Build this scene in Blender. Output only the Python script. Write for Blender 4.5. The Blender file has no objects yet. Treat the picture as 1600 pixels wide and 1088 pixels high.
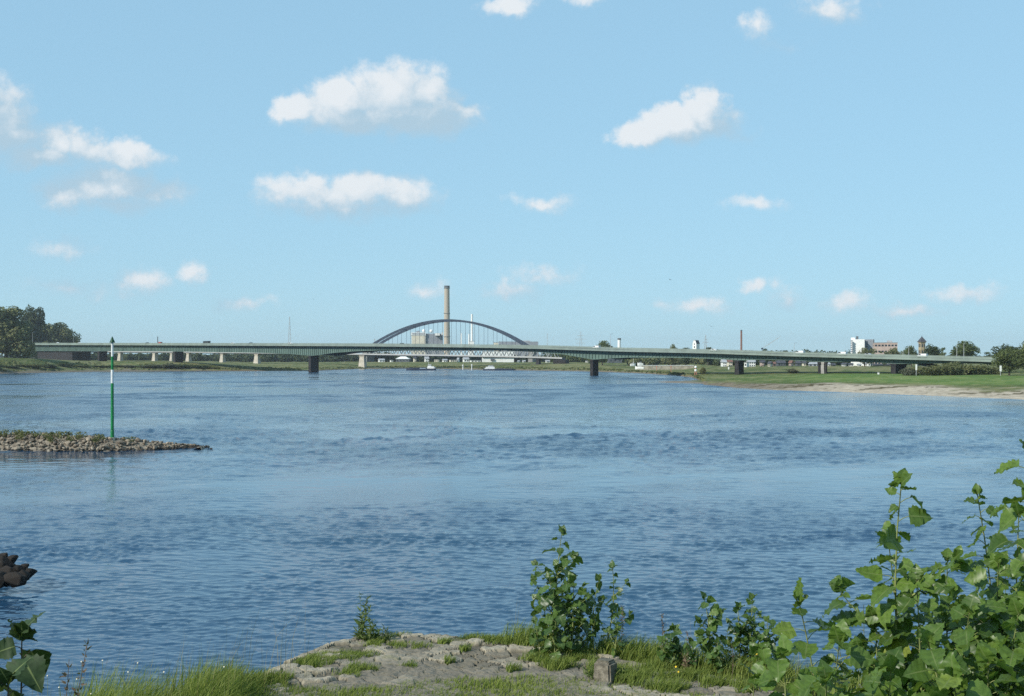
import bpy, bmesh, math, random
import numpy as np
from mathutils import Vector, Matrix
random.seed(7)
rng = np.random.default_rng(11)
SC = bpy.context.scene
COL = SC.collection
R = math.radians

# ------------------------------------------------------------------ survey helpers
# The eye stands 9 m above the river and looks level along +Y; bearings and depressions
# measured in the photograph (1600 px wide, 1900 px focal length) give places in metres.
FOC, YH, EYE = 1900.0, 562.0, 9.0
def U(px): return (px - 800.0) / FOC
def zat(py, d): return EYE - (py - YH) / FOC * d
def P3(px, py, d): return Vector((U(px) * d, d, zat(py, d)))
def wm(npx, d): return npx * d / FOC

# ------------------------------------------------------------------ object helpers
def tag(o, label=None, cat=None, group=None, kind=None):
    if label: o['label'] = label
    if cat: o['category'] = cat
    if group: o['group'] = group
    if kind: o['kind'] = kind
    return o
def thing(name, label, cat, loc=(0, 0, 0), rz=0.0, group=None):
    o = bpy.data.objects.new(name, None)
    COL.objects.link(o)
    o.location = loc
    o.rotation_euler = (0, 0, rz)
    o.empty_display_size = 0.1
    return tag(o, label, cat, group)
def copy_tree(o, parent=None):
    c = o.copy()
    COL.objects.link(c)
    if parent: c.parent = parent
    for ch in list(KIDS.get(o.name, [])):
        copy_tree(ch, c)
    return c
KIDS = {}
def link(name, me, mat=None, parent=None):
    o = bpy.data.objects.new(name, me)
    COL.objects.link(o)
    if mat is not None: me.materials.append(mat)
    if parent is not None:
        o.parent = parent
        KIDS.setdefault(parent.name, []).append(o)
    return o

class MB:
    """collects verts and faces in world metres"""
    def __init__(s): s.v = []; s.f = []
    def add(s, vs, fs):
        b = len(s.v)
        s.v.extend([tuple(p) for p in vs])
        s.f.extend([tuple(b + i for i in f) for f in fs])
    def hexa(s, p):
        s.add(p, [(3, 2, 1, 0), (4, 5, 6, 7), (0, 1, 5, 4), (1, 2, 6, 5), (2, 3, 7, 6), (3, 0, 4, 7)])
    def box(s, c, sz, ax=None, ay=None):
        c = Vector(c)
        ax = Vector(ax) if ax is not None else Vector((1, 0, 0))
        ay = Vector(ay) if ay is not None else Vector((-ax.y, ax.x, 0))
        az = Vector((0, 0, 1))
        hx, hy, hz = ax * sz[0] / 2, ay * sz[1] / 2, az * sz[2] / 2
        s.hexa([c - hx - hy - hz, c + hx - hy - hz, c + hx + hy - hz, c - hx + hy - hz,
                c - hx - hy + hz, c + hx - hy + hz, c + hx + hy + hz, c - hx + hy + hz])
        return s
    def bar(s, a, b, w, h=None):
        h = h or w
        a, b = Vector(a), Vector(b)
        t = (b - a).normalized()
        up = Vector((0, 0, 1)) if abs(t.z) < .95 else Vector((1, 0, 0))
        x = t.cross(up).normalized() * w / 2
        y = x.cross(t).normalized() * h / 2
        s.hexa([a - x - y, a + x - y, a + x + y, a - x + y, b - x - y, b + x - y, b + x + y, b - x + y])
        return s
    def tube(s, path, radii, n=8, cap=True):
        path = [Vector(p) for p in path]
        vs, fs = [], []
        for i, p in enumerate(path):
            t = (path[min(i + 1, len(path) - 1)] - path[max(i - 1, 0)])
            t = t.normalized() if t.length > 1e-9 else Vector((0, 0, 1))
            up = Vector((0, 1, 0)) if abs(t.y) < .9 else Vector((1, 0, 0))
            x = t.cross(up).normalized()
            y = t.cross(x).normalized()
            r = radii[i] if hasattr(radii, '__len__') else radii
            for k in range(n):
                a = 2 * math.pi * k / n
                vs.append(p + x * (r * math.cos(a)) + y * (r * math.sin(a)))
        for i in range(len(path) - 1):
            for k in range(n):
                k2 = (k + 1) % n
                fs.append((i * n + k, i * n + k2, (i + 1) * n + k2, (i + 1) * n + k))
        if cap:
            fs.append(tuple(range(n)))
            fs.append(tuple((len(path) - 1) * n + k for k in reversed(range(n))))
        s.add(vs, fs)
        return s
    def lathe(s, c, prof, n=20):
        c = Vector(c)
        return s.tube([c + Vector((0, 0, z)) for r, z in prof], [max(r, 1e-3) for r, z in prof], n)
    def build(s, name, mat, parent=None, smooth=False, fix=True):
        me = bpy.data.meshes.new(name)
        off = Vector(parent.location) if parent is not None and parent.type == 'EMPTY' else Vector((0, 0, 0))
        if parent is not None and parent.parent is not None: off = Vector(parent.parent.location)
        elif parent is not None and parent.type != 'EMPTY': off = Vector((0, 0, 0))
        rz = 0.0
        me.from_pydata([tuple(Vector(p) - off) for p in s.v], [], s.f)
        if fix:
            bm = bmesh.new(); bm.from_mesh(me)
            bmesh.ops.recalc_face_normals(bm, faces=bm.faces)
            bm.to_mesh(me); bm.free()
        if smooth:
            me.shade_smooth()
        return link(name, me, mat, parent)

def np_mesh(name, V, Q, mat, parent=None, smooth=True, attrs=None):
    """V (n,3); Q (m,3|4) index array; fast mesh"""
    me = bpy.data.meshes.new(name)
    V = np.asarray(V, np.float32); Q = np.asarray(Q, np.int32)
    n, k = Q.shape
    me.vertices.add(len(V)); me.vertices.foreach_set('co', V.ravel())
    me.loops.add(n * k); me.loops.foreach_set('vertex_index', Q.ravel())
    me.polygons.add(n)
    me.polygons.foreach_set('loop_start', np.arange(0, n * k, k, dtype=np.int32))
    me.polygons.foreach_set('use_smooth', np.full(n, smooth))
    if attrs:
        for an, av in attrs.items():
            a = me.attributes.new(an, 'FLOAT', 'POINT')
            a.data.foreach_set('value', np.asarray(av, np.float32))
    me.update(calc_edges=True)
    me.validate()
    return link(name, me, mat, parent)

def grid_quads(nr, nc):
    i = np.arange(nr - 1)[:, None] * nc + np.arange(nc - 1)[None, :]
    return np.stack([i, i + 1, i + nc + 1, i + nc], -1).reshape(-1, 4)

# ------------------------------------------------------------------ value noise (numpy)
_PERM = rng.permutation(4096)
_VAL = rng.random(4096)
def vnoise(x, y, seed=0):
    x = np.asarray(x, float); y = np.asarray(y, float)
    xi = np.floor(x).astype(int); yi = np.floor(y).astype(int)
    fx = x - xi; fy = y - yi
    fx = fx * fx * (3 - 2 * fx); fy = fy * fy * (3 - 2 * fy)
    def h(a, b): return _VAL[(_PERM[(_PERM[(a + seed * 131) & 4095] + b) & 4095])]
    return (h(xi, yi) * (1 - fx) + h(xi + 1, yi) * fx) * (1 - fy) + (h(xi, yi + 1) * (1 - fx) + h(xi + 1, yi + 1) * fx) * fy
def fbm(x, y, oct=4, seed=0):
    a, s, t = 1.0, 0.0, 0.0
    for k in range(oct):
        s = s + a * vnoise(x * 2 ** k, y * 2 ** k, seed + k); t += a; a *= .5
    return s / t
def sstep(a, b, x):
    t = np.clip((np.asarray(x, float) - a) / (b - a), 0, 1)
    return t * t * (3 - 2 * t)

# ------------------------------------------------------------------ materials
class NT:
    def __init__(s, tree):
        s.t = tree
    def n(s, typ, **kw):
        nd = s.t.nodes.new(typ)
        for k, v in kw.items():
            if k.startswith('i_'):
                key = k[2:]
                key = int(key) if key.isdigit() else key.replace('_', ' ')
                if hasattr(v, 'is_linked'): s.t.links.new(v, nd.inputs[key])
                else: nd.inputs[key].default_value = v
            else: setattr(nd, k, v)
        return nd
    def l(s, a, b): s.t.links.new(a, b)
    def math(s, op, a, b=None, c=None, clamp=False):
        nd = s.t.nodes.new('ShaderNodeMath'); nd.operation = op; nd.use_clamp = clamp
        for i, v in enumerate((a, b, c)):
            if v is None: continue
            if hasattr(v, 'is_linked'): s.l(v, nd.inputs[i])
            else: nd.inputs[i].default_value = v
        return nd.outputs[0]
    def vmath(s, op, a, b=None, scale=None):
        nd = s.t.nodes.new('ShaderNodeVectorMath'); nd.operation = op
        for i, v in enumerate((a, b)):
            if v is None: continue
            if hasattr(v, 'is_linked'): s.l(v, nd.inputs[i])
            else: nd.inputs[i].default_value = v
        if scale is not None:
            if hasattr(scale, 'is_linked'): s.l(scale, nd.inputs['Scale'])
            else: nd.inputs['Scale'].default_value = scale
        return nd
    def mix(s, f, a, b, blend='MIX'):
        nd = s.t.nodes.new('ShaderNodeMix'); nd.data_type = 'RGBA'; nd.blend_type = blend
        for k, v in ((0, f), (6, a), (7, b)):
            if hasattr(v, 'is_linked'): s.l(v, nd.inputs[k])
            else: nd.inputs[k].default_value = (tuple(v) + (1,))[:4] if k else v
        return nd.outputs[2]
    def ramp(s, f, stops):
        nd = s.t.nodes.new('ShaderNodeValToRGB')
        s.l(f, nd.inputs[0])
        els = nd.color_ramp.elements
        while len(els) < len(stops): els.new(.5)
        for e, (p, c) in zip(els, stops):
            e.position = p; e.color = (tuple(c) + (1,))[:4]
        return nd.outputs[0]
    def smooth(s, x, a, b, lo=0.0, hi=1.0):
        nd = s.t.nodes.new('ShaderNodeMapRange'); nd.interpolation_type = 'SMOOTHSTEP'
        s.l(x, nd.inputs[0])
        for i, v in ((1, a), (2, b), (3, lo), (4, hi)): nd.inputs[i].default_value = v
        return nd.outputs[0]

def new_mat(name):
    m = bpy.data.materials.new(name); m.use_nodes = True
    t = m.node_tree
    for nd in list(t.nodes): t.nodes.remove(nd)
    N = NT(t)
    out = N.n('ShaderNodeOutputMaterial')
    b = N.n('ShaderNodeBsdfPrincipled')
    N.l(b.outputs[0], out.inputs[0])
    return m, N, b, out

def simple(name, col, rough=.7, var=.25, scale=1.0, metal=0.0, spec=.3, stretch=(1, 1, 1), bump=0.0, col2=None):
    """paint / stone / steel with procedural mottling in object space"""
    m, N, b, out = new_mat(name)
    tc = N.n('ShaderNodeTexCoord')
    mp = N.n('ShaderNodeMapping', i_Vector=tc.outputs['Object'])
    mp.inputs['Scale'].default_value = stretch
    nz = N.n('ShaderNodeTexNoise', i_Vector=mp.outputs[0], i_Scale=scale, i_Detail=6.0, i_Roughness=.6)
    c2 = col2 or tuple(c * (1 - var) for c in col)
    c1 = tuple(min(1, c * (1 + var * .6)) for c in col) if col2 is None else col
    f = N.smooth(nz.outputs[0], .32, .68)
    N.l(N.mix(f, c2, c1), b.inputs['Base Color'])
    b.inputs['Roughness'].default_value = rough
    b.inputs['Metallic'].default_value = metal
    b.inputs['Specular IOR Level'].default_value = spec
    if bump:
        bp = N.n('ShaderNodeBump', i_Height=nz.outputs[0], i_Strength=bump, i_Distance=.05)
        N.l(bp.outputs[0], b.inputs['Normal'])
    return m

def leafy(name, dark, light, trans=.3, rough=.55, spec=.35, extra=None, rib=False):
    """foliage coloured by a per-leaf 'tint' attribute"""
    m, N, b, out = new_mat(name)
    at = N.n('ShaderNodeAttribute', attribute_name='tint')
    stops = [(0.0, dark), (1.0, light)]
    if extra: stops = [(0.0, dark), (.82, light), (1.0, extra)]
    c = N.ramp(at.outputs['Fac'], stops)
    if rib:                                               # pale midrib and blotchy blade
        ra = N.n('ShaderNodeAttribute', attribute_name='rib')
        g = N.n('ShaderNodeNewGeometry')
        nz = N.n('ShaderNodeTexNoise', i_Vector=g.outputs['Position'], i_Scale=70.0, i_Detail=4.0)
        c = N.mix(N.smooth(nz.outputs[0], .35, .7, 0, .45), c, tuple(v * .55 for v in dark))
        c = N.mix(N.smooth(ra.outputs['Fac'], .91, 1.0, 0, .7), c, (.22, .27, .10))
    N.l(c, b.inputs['Base Color'])
    b.inputs['Roughness'].default_value = rough
    b.inputs['Specular IOR Level'].default_value = spec
    tr = N.n('ShaderNodeBsdfTranslucent')
    N.l(N.mix(.6, c, (.20, .30, .03)), tr.inputs['Color'])
    mx = N.n('ShaderNodeMixShader', i_0=trans)
    N.l(b.outputs[0], mx.inputs[1]); N.l(tr.outputs[0], mx.inputs[2])
    N.l(mx.outputs[0], out.inputs[0])
    return m
# ------------------------------------------------------------------ camera
cam_d = bpy.data.cameras.new('camera')
cam = bpy.data.objects.new('camera', cam_d)
COL.objects.link(cam)
cam.location = (0, 0, EYE)
cam.rotation_euler = (R(90), 0, 0)
cam_d.sensor_width = 36.0
cam_d.lens = 36.0 * FOC / 1600.0
cam_d.shift_y = (YH - 544.0) / 1600.0
cam_d.clip_start = .1
cam_d.clip_end = 40000
SC.camera = cam

# ------------------------------------------------------------------ sun and sky
SUN_EL, SUN_AZ = R(34), R(-128)      # azimuth clockwise from +Y: behind the camera, to its left
to_sun = Vector((math.sin(SUN_AZ) * math.cos(SUN_EL), math.cos(SUN_AZ) * math.cos(SUN_EL), math.sin(SUN_EL)))
sd = bpy.data.lights.new('sun', 'SUN')
sd.energy = 4.8
sd.angle = R(.53)
sd.color = (1.0, .95, .86)
so = bpy.data.objects.new('sun', sd)
COL.objects.link(so)
so.rotation_euler = to_sun.to_track_quat('Z', 'Y').to_euler()
so.location = (-60, -60, 80)

W = bpy.data.worlds.new('World')
SC.world = W
W.use_nodes = True
wt = W.node_tree
for nd in list(wt.nodes): wt.nodes.remove(nd)

def cloud_group():
    g = bpy.data.node_groups.new('cloud_field', 'ShaderNodeTree')
    g.interface.new_socket('P', in_out='INPUT', socket_type='NodeSocketVector')
    g.interface.new_socket('Thick', in_out='OUTPUT', socket_type='NodeSocketFloat')
    N = NT(g)
    gi = N.n('NodeGroupInput'); go = N.n('NodeGroupOutput')
    p = gi.outputs[0]
    nz = N.n('ShaderNodeTexNoise', i_Vector=p, i_Scale=34.0, i_Detail=7.0, i_Roughness=.58)
    wv = N.vmath('SUBTRACT', nz.outputs['Color'], (.5, .5, .5)).outputs[0]
    wv = N.vmath('MULTIPLY', wv, (.046, .034, 0)).outputs[0]
    q = N.vmath('ADD', p, wv).outputs[0]
    acc = None
    # (bearing px, height px, half width, half height, weight): where the cumulus stand in the sky
    C = [(468, 172, 34, 24, 1.05), (528, 158, 52, 34, 1.15), (612, 148, 62, 46, 1.35), (668, 146, 40, 36, 1.1), (640, 186, 96, 30, 1.25), (560, 184, 100, 24, 1.1),
         (590, 198, 90, 16, .8), (712, 178, 46, 18, .85),
         (1100, 176, 34, 36, 1.25), (1055, 200, 56, 28, 1.2), (1010, 212, 44, 20, 1.0), (1120, 196, 44, 22, .7),
         (6, 204, 54, 44, 1.2), (-40, 190, 80, 66, 1.4), (24, 218, 60, 26, 1.1),
         (92, 226, 36, 32, .95), (60, 248, 60, 20, 1.0), (196, 246, 56, 18, .8), (140, 238, 60, 24, .85),
         (170, 288, 80, 30, 1.2), (110, 306, 56, 24, .95), (232, 300, 70, 26, .75), (180, 318, 90, 16, .6),
         (470, 302, 74, 26, .72), (560, 298, 56, 28, .85), (626, 308, 62, 26, .75), (515, 310, 56, 22, .85), (530, 322, 120, 18, .62),
         (218, 442, 42, 26, .68), (303, 432, 28, 20, .56), (95, 388, 46, 20, .46), (110, 450, 64, 18, .40),
         (794, 8, 40, 18, .72), (914, 0, 30, 12, .5), (1300, 12, 46, 22, .6), (1188, 40, 26, 20, .45), (1215, 68, 40, 14, .24),
         (850, 318, 48, 16, .46), (1182, 444, 30, 14, .48), (1230, 470, 40, 16, .44), (1512, 458, 56, 16, .44),
         (672, 456, 32, 20, .44), (846, 428, 54, 18, .42), (800, 455, 46, 16, .47), (1160, 214, 30, 10, .3), (1330, 476, 34, 18, .47),
         (1090, 478, 60, 16, .47), (1180, 318, 44, 14, .45), (380, 480, 50, 14, .45), (1420, 486, 60, 14, .45)]
    for (px, py, rx, ry, w) in C:
        mp = N.n('ShaderNodeVectorMath', operation='MULTIPLY_ADD')
        N.l(q, mp.inputs[0])
        kx, ky = FOC / (rx * 1.42), FOC / (ry * 1.38)
        mp.inputs[1].default_value = (kx, ky, 0)
        mp.inputs[2].default_value = (-U(px) * kx, -(YH - py) / FOC * ky, 0)
        ln = N.vmath('LENGTH', mp.outputs[0]).outputs['Value']
        v = N.math('MULTIPLY_ADD', ln, -w, w)
        acc = v if acc is None else N.math('SMOOTH_MAX', acc, v, .12)
    n2 = N.n('ShaderNodeTexNoise', i_Vector=p, i_Scale=70.0, i_Detail=8.0, i_Roughness=.62)
    k = N.math('MULTIPLY_ADD', n2.outputs[0], .62, -.315)
    d = N.math('ADD', acc, k)
    N.l(d, go.inputs[0])
    return g

N = NT(wt)
wout = N.n('ShaderNodeOutputWorld')
bg = N.n('ShaderNodeBackground')
bg.inputs['Strength'].default_value = 0.1
N.l(bg.outputs[0], wout.inputs[0])
sky = N.n('ShaderNodeTexSky')
sky.sky_type = 'NISHITA'
sky.sun_disc = False
sky.sun_elevation = SUN_EL
sky.sun_rotation = SUN_AZ
sky.altitude = 50
sky.air_density = 1.0
sky.dust_density = 0.0
sky.ozone_density = 8.0
tc = N.n('ShaderNodeTexCoord')
sp = N.n('ShaderNodeSeparateXYZ', i_0=tc.outputs['Generated'])
yy = N.math('MAXIMUM', sp.outputs[1], .05)
cu = N.math('DIVIDE', sp.outputs[0], yy)
cv = N.math('DIVIDE', sp.outputs[2], yy)
cp = N.n('ShaderNodeCombineXYZ', i_0=cu, i_1=cv)
G = cloud_group()
c1 = N.n('ShaderNodeGroup', node_tree=G); N.l(cp.outputs[0], c1.inputs[0])
off = N.vmath('ADD', cp.outputs[0], (-.013, .024, 0)).outputs[0]
c2 = N.n('ShaderNodeGroup', node_tree=G); N.l(off, c2.inputs[0])
D1, D2 = c1.outputs[0], c2.outputs[0]
front = N.smooth(sp.outputs[1], .1, .3)
rim = N.math('SUBTRACT', D1, D2)
lit = N.smooth(rim, -.08, 1.05)
# crisp sunny tops, soft dissolving bases
wid = N.math('MULTIPLY_ADD', lit, -.30, .78)
alpha = N.smooth(N.math('DIVIDE', D1, wid), -.02, 1.0, 0, 1)
alpha = N.math('MULTIPLY', N.math('MULTIPLY', alpha, front), .94)
# sun-facing flanks of the cumulus are white, the flanks away from it blue-grey
CW, CS = (8.4, 8.8, 9.1), (4.4, 6.1, 7.35)
ccol = N.mix(lit, CS, CW)
gm = N.n('ShaderNodeGamma', i_Color=N.mix(1.0, sky.outputs[0], (.1, .1, .1), 'MULTIPLY'), i_Gamma=.24)
skyc = N.mix(1.0, gm.outputs[0], (5.6, 8.3, 9.6), 'MULTIPLY')
N.l(N.mix(alpha, skyc, ccol), bg.inputs['Color'])

SC.view_settings.view_transform = 'Standard'
SC.view_settings.look = 'None'
SC.view_settings.exposure = 0.0
SC.view_settings.gamma = 1.0
SC.render.engine = 'CYCLES'
SC.cycles.max_bounces = 6
SC.cycles.diffuse_bounces = 2
SC.cycles.glossy_bounces = 3
SC.cycles.transmission_bounces = 4
SC.cycles.transparent_max_bounces = 6
SC.cycles.volume_bounces = 0
SC.cycles.caustics_reflective = False
SC.cycles.caustics_refractive = False
SC.cycles.use_denoising = False
# ------------------------------------------------------------------ far land
def dy(py, z=0.0): return (EYE - z) * FOC / (py - YH)      # distance at which height z shows at py
LKEY = {   # bearing: profile rows (distance, height) from under water to far inland
 -900: [(430, -3), (470, 0), (482, 2), (540, 9), (600, 10), (900, 10), (3000, 8), (9000, 8)],
 -200: [(640, -3), (670, 0), (682, 2), (740, 9.6), (800, 10.4), (1000, 10.4), (3000, 8), (9000, 8)],
 0: [(750, -3), (784, 0), (797, 1.6), (850, 9.9), (885, 10.3), (1100, 10.3), (3000, 8), (9000, 8)],
 50: [(780, -3), (814, 0), (828, 1.5), (895, 9.6), (935, 10.0), (1180, 10.2), (3000, 8), (9000, 8)],
 100: [(820, -3), (855, 0), (869, 1.3), (950, 8.0), (985, 8.3), (1300, 8.5), (3000, 8), (9000, 8)],
 160: [(875, -3), (905, 0), (917, 1.1), (1010, 7.3), (1060, 7.5), (1400, 8), (3000, 8), (9000, 8)],
 277: [(900, -3), (934, 0), (944, .8), (980, 6.4), (1000, 6.9), (1400, 7.4), (3000, 7), (9000, 8)],
 400: [(905, -3), (936, 0), (948, .8), (1000, 3.2), (1180, 4.7), (1300, 5.7), (3000, 6), (9000, 8)],
 490: [(920, -3), (952, 0), (962, .8), (1005, 2.4), (1150, 4.0), (1300, 5.9), (3000, 6), (9000, 8)],
 530: [(1020, -3), (1060, 0), (1070, .8), (1100, 2.2), (1170, 3.6), (1310, 6), (3000, 6), (9000, 8)],
 565: [(1125, -3), (1165, 0), (1175, .8), (1195, 2.0), (1250, 4.0), (1340, 6.2), (3000, 6), (9000, 8)],
 640: [(1160, -3), (1200, 0), (1210, 1.2), (1235, 2.4), (1280, 4.4), (1350, 6.2), (3000, 6), (9000, 8)],
 700: [(1110, -3), (1150, 0), (1160, 1.2), (1195, 2.5), (1270, 4.8), (1340, 6.2), (3000, 6), (9000, 8)],
 770: [(1000, -3), (1036, 0), (1046, 1), (1090, 2.5), (1190, 4.9), (1290, 6.1), (3000, 6), (9000, 8)],
 860: [(930, -3), (966, 0), (976, 1), (1020, 2.5), (1110, 5.2), (1200, 6.0), (3000, 6), (9000, 8)],
 928: [(865, -3), (900, 0), (910, 1), (955, 2.5), (1030, 4.9), (1140, 6.0), (3000, 6), (9000, 8)],
 1000: [(755, -3), (791, 0), (798, .9), (820, 1.3), (900, 1.7), (1100, 5.6), (3000, 6), (9000, 8)],
 1060: [(635, -3), (668, 0), (675, .8), (700, 1.2), (890, 1.8), (1100, 5.6), (3000, 6), (9000, 8)],
 1085: [(570, -3), (598, 0), (604, .7), (640, 1.0), (850, 2.2), (1000, 5.6), (3000, 6), (9000, 8)],
 1100: [(412, -3), (434, 0), (444, .9), (500, 1.0), (613, 1.1), (850, 4.4), (3000, 6), (9000, 8)],
 1150: [(370, -3), (389, 0), (399, 1.2), (440, 1.3), (613, 1.2), (850, 4.4), (3000, 6), (9000, 8)],
 1215: [(340, -3), (357, 0), (378, 1.4), (410, 1.6), (590, 1.9), (820, 4.4), (3000, 6), (9000, 8)],
 1310: [(322, -3), (339, 0), (362, 1.6), (392, 1.8), (575, 2.4), (800, 4.6), (3000, 6), (9000, 8)],
 1405: [(297, -3), (313, 0), (344, 1.6), (372, 1.9), (554, 2.4), (780, 4.8), (3000, 6), (9000, 8)],
 1500: [(278, -3), (294, 0), (324, 1.5), (352, 2.0), (515, 2.6), (740, 5.0), (3000, 6), (9000, 8)],
 1600: [(257, -3), (273, 0), (308, 1.5), (340, 2.2), (480, 2.8), (700, 5.0), (3000, 6), (9000, 8)],
 1900: [(205, -3), (225, 0), (262, 1.5), (300, 2.4), (430, 3.0), (700, 5.4), (3000, 6), (9000, 8)],
 2600: [(130, -3), (150, 0), (190, 1.5), (230, 2.4), (380, 3.0), (700, 5.4), (3000, 6), (9000, 8)],
}
_kx = np.array(sorted(LKEY)); _kp = np.array([LKEY[k] for k in _kx], float)
def land_rows(px):
    px = np.asarray(px, float)
    return np.stack([np.stack([np.interp(px, _kx, _kp[:, r, c]) for c in (0, 1)], -1) for r in range(8)], -2)
def land_z(px, d):
    r = land_rows(px)
    return float(np.interp(d, r[:, 0], r[:, 1]))
def gnd(px, d): return Vector((U(px) * d, d, land_z(px, d)))

def make_land():
    pxs = np.concatenate([np.arange(-900, 0, 15), np.arange(0, 1660, 4), np.arange(1660, 2601, 15)]).astype(float)
    rows = land_rows(pxs)
    sub = [4, 8, 12, 14, 14, 12, 6]
    D, Z, T = [], [], []
    for r in range(7):
        for k in range(sub[r]):
            t = k / sub[r]
            D.append(rows[:, r, 0] * (1 - t) + rows[:, r + 1, 0] * t)
            Z.append(rows[:, r, 1] * (1 - t) + rows[:, r + 1, 1] * t)
            T.append(np.full(len(pxs), r + t))
    D.append(rows[:, 7, 0]); Z.append(rows[:, 7, 1]); T.append(np.full(len(pxs), 7.0))
    D = np.array(D); Z = np.array(Z); T = np.array(T)
    X = (pxs[None] - 800) / FOC * D
    amp = np.clip(T - .9, 0, 1) * np.where(T > 5.5, .0, 1.0)
    # shoreline wander + tussocky ground
    D2 = D + (fbm(X / 9, D / 60, 3, 5) - .5) * 5 * np.clip(1.2 - abs(T - 1.3), 0, 1)
    Z = Z + amp * ((fbm(X / 14, D / 22, 4, 9) - .5) * .5 + (fbm(X / 3.5, D / 6, 3, 17) - .5) * .22)
    P = np.broadcast_to(pxs[None], D.shape)
    n1 = fbm(X / 10, D / 9, 4, 31); n2 = fbm(X / 30, D / 40, 3, 41); n3 = fbm(X / 3, D / 5, 3, 51)
    right = sstep(1050, 1180, P)
    # bare sand / mud near the waterline, sward above it
    turf = sstep(-.22, .22, T - 2.0 + (n1 - .5) * 1.9 - .1) * right + (1 - right) * sstep(-.3, .3, T - 1.9 + (n1 - .5) * 1.2)
    # drift lines of stranded weed on the sand
    drift = right * sstep(.54, .66, fbm(X / 13, D / 2.6, 4, 61)) * sstep(1.1, 1.4, T) * (1 - sstep(2.0, 2.6, T))
    lush = right * sstep(1180, 1330, P + (n2 - .5) * 160) * sstep(2.6, 3.2, T + (n1 - .5) * 1.3) * (1 - sstep(3.95, 4.1, T)) \
        + .35 * right * (1 - sstep(3.9, 4.1, T)) * sstep(2.4, 3.0, T)
    dry = n3 * .6 + n2 * .4
    bright = sstep(1250, 1420, P)
    V = np.stack([X, D2, Z], -1).reshape(-1, 3)
    m, N, b, out = new_mat('river_land')
    def at(nm): return N.n('ShaderNodeAttribute', attribute_name=nm).outputs['Fac']
    g = N.n('ShaderNodeNewGeometry')
    nz = N.n('ShaderNodeTexNoise', i_Vector=g.outputs['Position'], i_Scale=.45, i_Detail=8.0, i_Roughness=.65)
    f = N.smooth(nz.outputs[0], .3, .7)
    sand = N.mix(at('pale'), N.mix(f, (.115, .098, .072), (.20, .17, .125)), N.mix(f, (.30, .25, .185), (.54, .46, .35)))
    sand = N.mix(at('drift'), sand, (.085, .068, .032))
    meadow = N.mix(at('dry'), N.mix(f, (.062, .088, .026), (.10, .128, .036)), N.mix(f, (.155, .155, .066), (.215, .20, .092)))
    lushc = N.mix(at('dry'), N.mix(f, (.080, .138, .030), (.120, .180, .042)), N.mix(f, (.135, .185, .050), (.20, .235, .075)))
    grass_c = N.mix(at('lush'), meadow, lushc)
    N.l(N.mix(at('turf'), sand, grass_c), b.inputs['Base Color'])
    b.inputs['Roughness'].default_value = .95
    b.inputs['Specular IOR Level'].default_value = .1
    bp = N.n('ShaderNodeBump', i_Height=nz.outputs[0], i_Strength=.6, i_Distance=.5)
    N.l(bp.outputs[0], b.inputs['Normal'])
    pale = sstep(1120, 1330, P + (n2 - .5) * 120)
    o = np_mesh('river_land', V, grid_quads(*D.shape), m, None, True,
                {'turf': turf.ravel(), 'drift': drift.ravel(), 'lush': np.clip(lush, 0, 1).ravel(), 'dry': sstep(.40, .60, dry).ravel(), 'pale': pale.ravel()})
    return tag(o, 'grassy river banks and dike with a pale sandy beach on the right', 'river bank', kind='structure')
make_land()

def mound(name, ring, mat, label, cat, rows=10, noise=.1, seed=0):
    """closed low mound: ring of (x, y) outer points, a crest line -> height"""
    pass

# low gravel spit that reaches into the river in front of the right bank
def make_spit():
    nx, ny = 90, 24
    xs = np.linspace(0, 1, nx); ys = np.linspace(-1, 1, ny)
    S, Tt = np.meshgrid(xs, ys, indexing='ij')
    cx = np.interp(S, [0, .3, 1], [U(1024) * 488, U(1050) * 480, U(1125) * 470])
    cy = np.interp(S, [0, .3, 1], [488, 480, 470])
    wd = np.interp(S, [0, .15, .5, 1], [.5, 8, 22, 52])
    X = cx + 0 * Tt; Y = cy + Tt * wd
    Z = -.5 + np.interp(S, [0, .1, .5, 1], [.35, .75, 1.1, 1.6]) * (1 - Tt ** 2) ** .7 + (fbm(X / 3, Y / 5, 3, 71) - .5) * .35
    turf = sstep(.35, .75, S + (fbm(X / 4, Y / 4, 3, 73) - .5) * .5) * sstep(.2, .6, Z)
    m, N, b, out = new_mat('spit_gravel')
    at = N.n('ShaderNodeAttribute', attribute_name='turf').outputs['Fac']
    g = N.n('ShaderNodeNewGeometry')
    nz = N.n('ShaderNodeTexNoise', i_Vector=g.outputs['Position'], i_Scale=.8, i_Detail=7.0)
    f = N.smooth(nz.outputs[0], .3, .7)
    N.l(N.mix(at, N.mix(f, (.12, .10, .075), (.23, .195, .15)), N.mix(f, (.06, .08, .024), (.12, .125, .045))), b.inputs['Base Color'])
    b.inputs['Roughness'].default_value = .95
    o = np_mesh('gravel_spit', np.stack([X, Y, Z], -1).reshape(-1, 3), grid_quads(nx, ny), m, None, True, {'turf': turf.ravel()})
    tag(o, 'low brown gravel spit pointing into the river before the right bank', 'gravel spit', kind='structure')
make_spit()

# river bed, reaching past the horizon under everything
mb = MB()
mb.add([(-20000, -12000, -3.2), (20000, -12000, -3.2), (20000, 22000, -3.2), (-20000, 22000, -3.2)], [(0, 1, 2, 3)])
tag(mb.build('river_bed', simple('river_bed', (.05, .045, .035), .9)), kind='structure')

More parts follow.
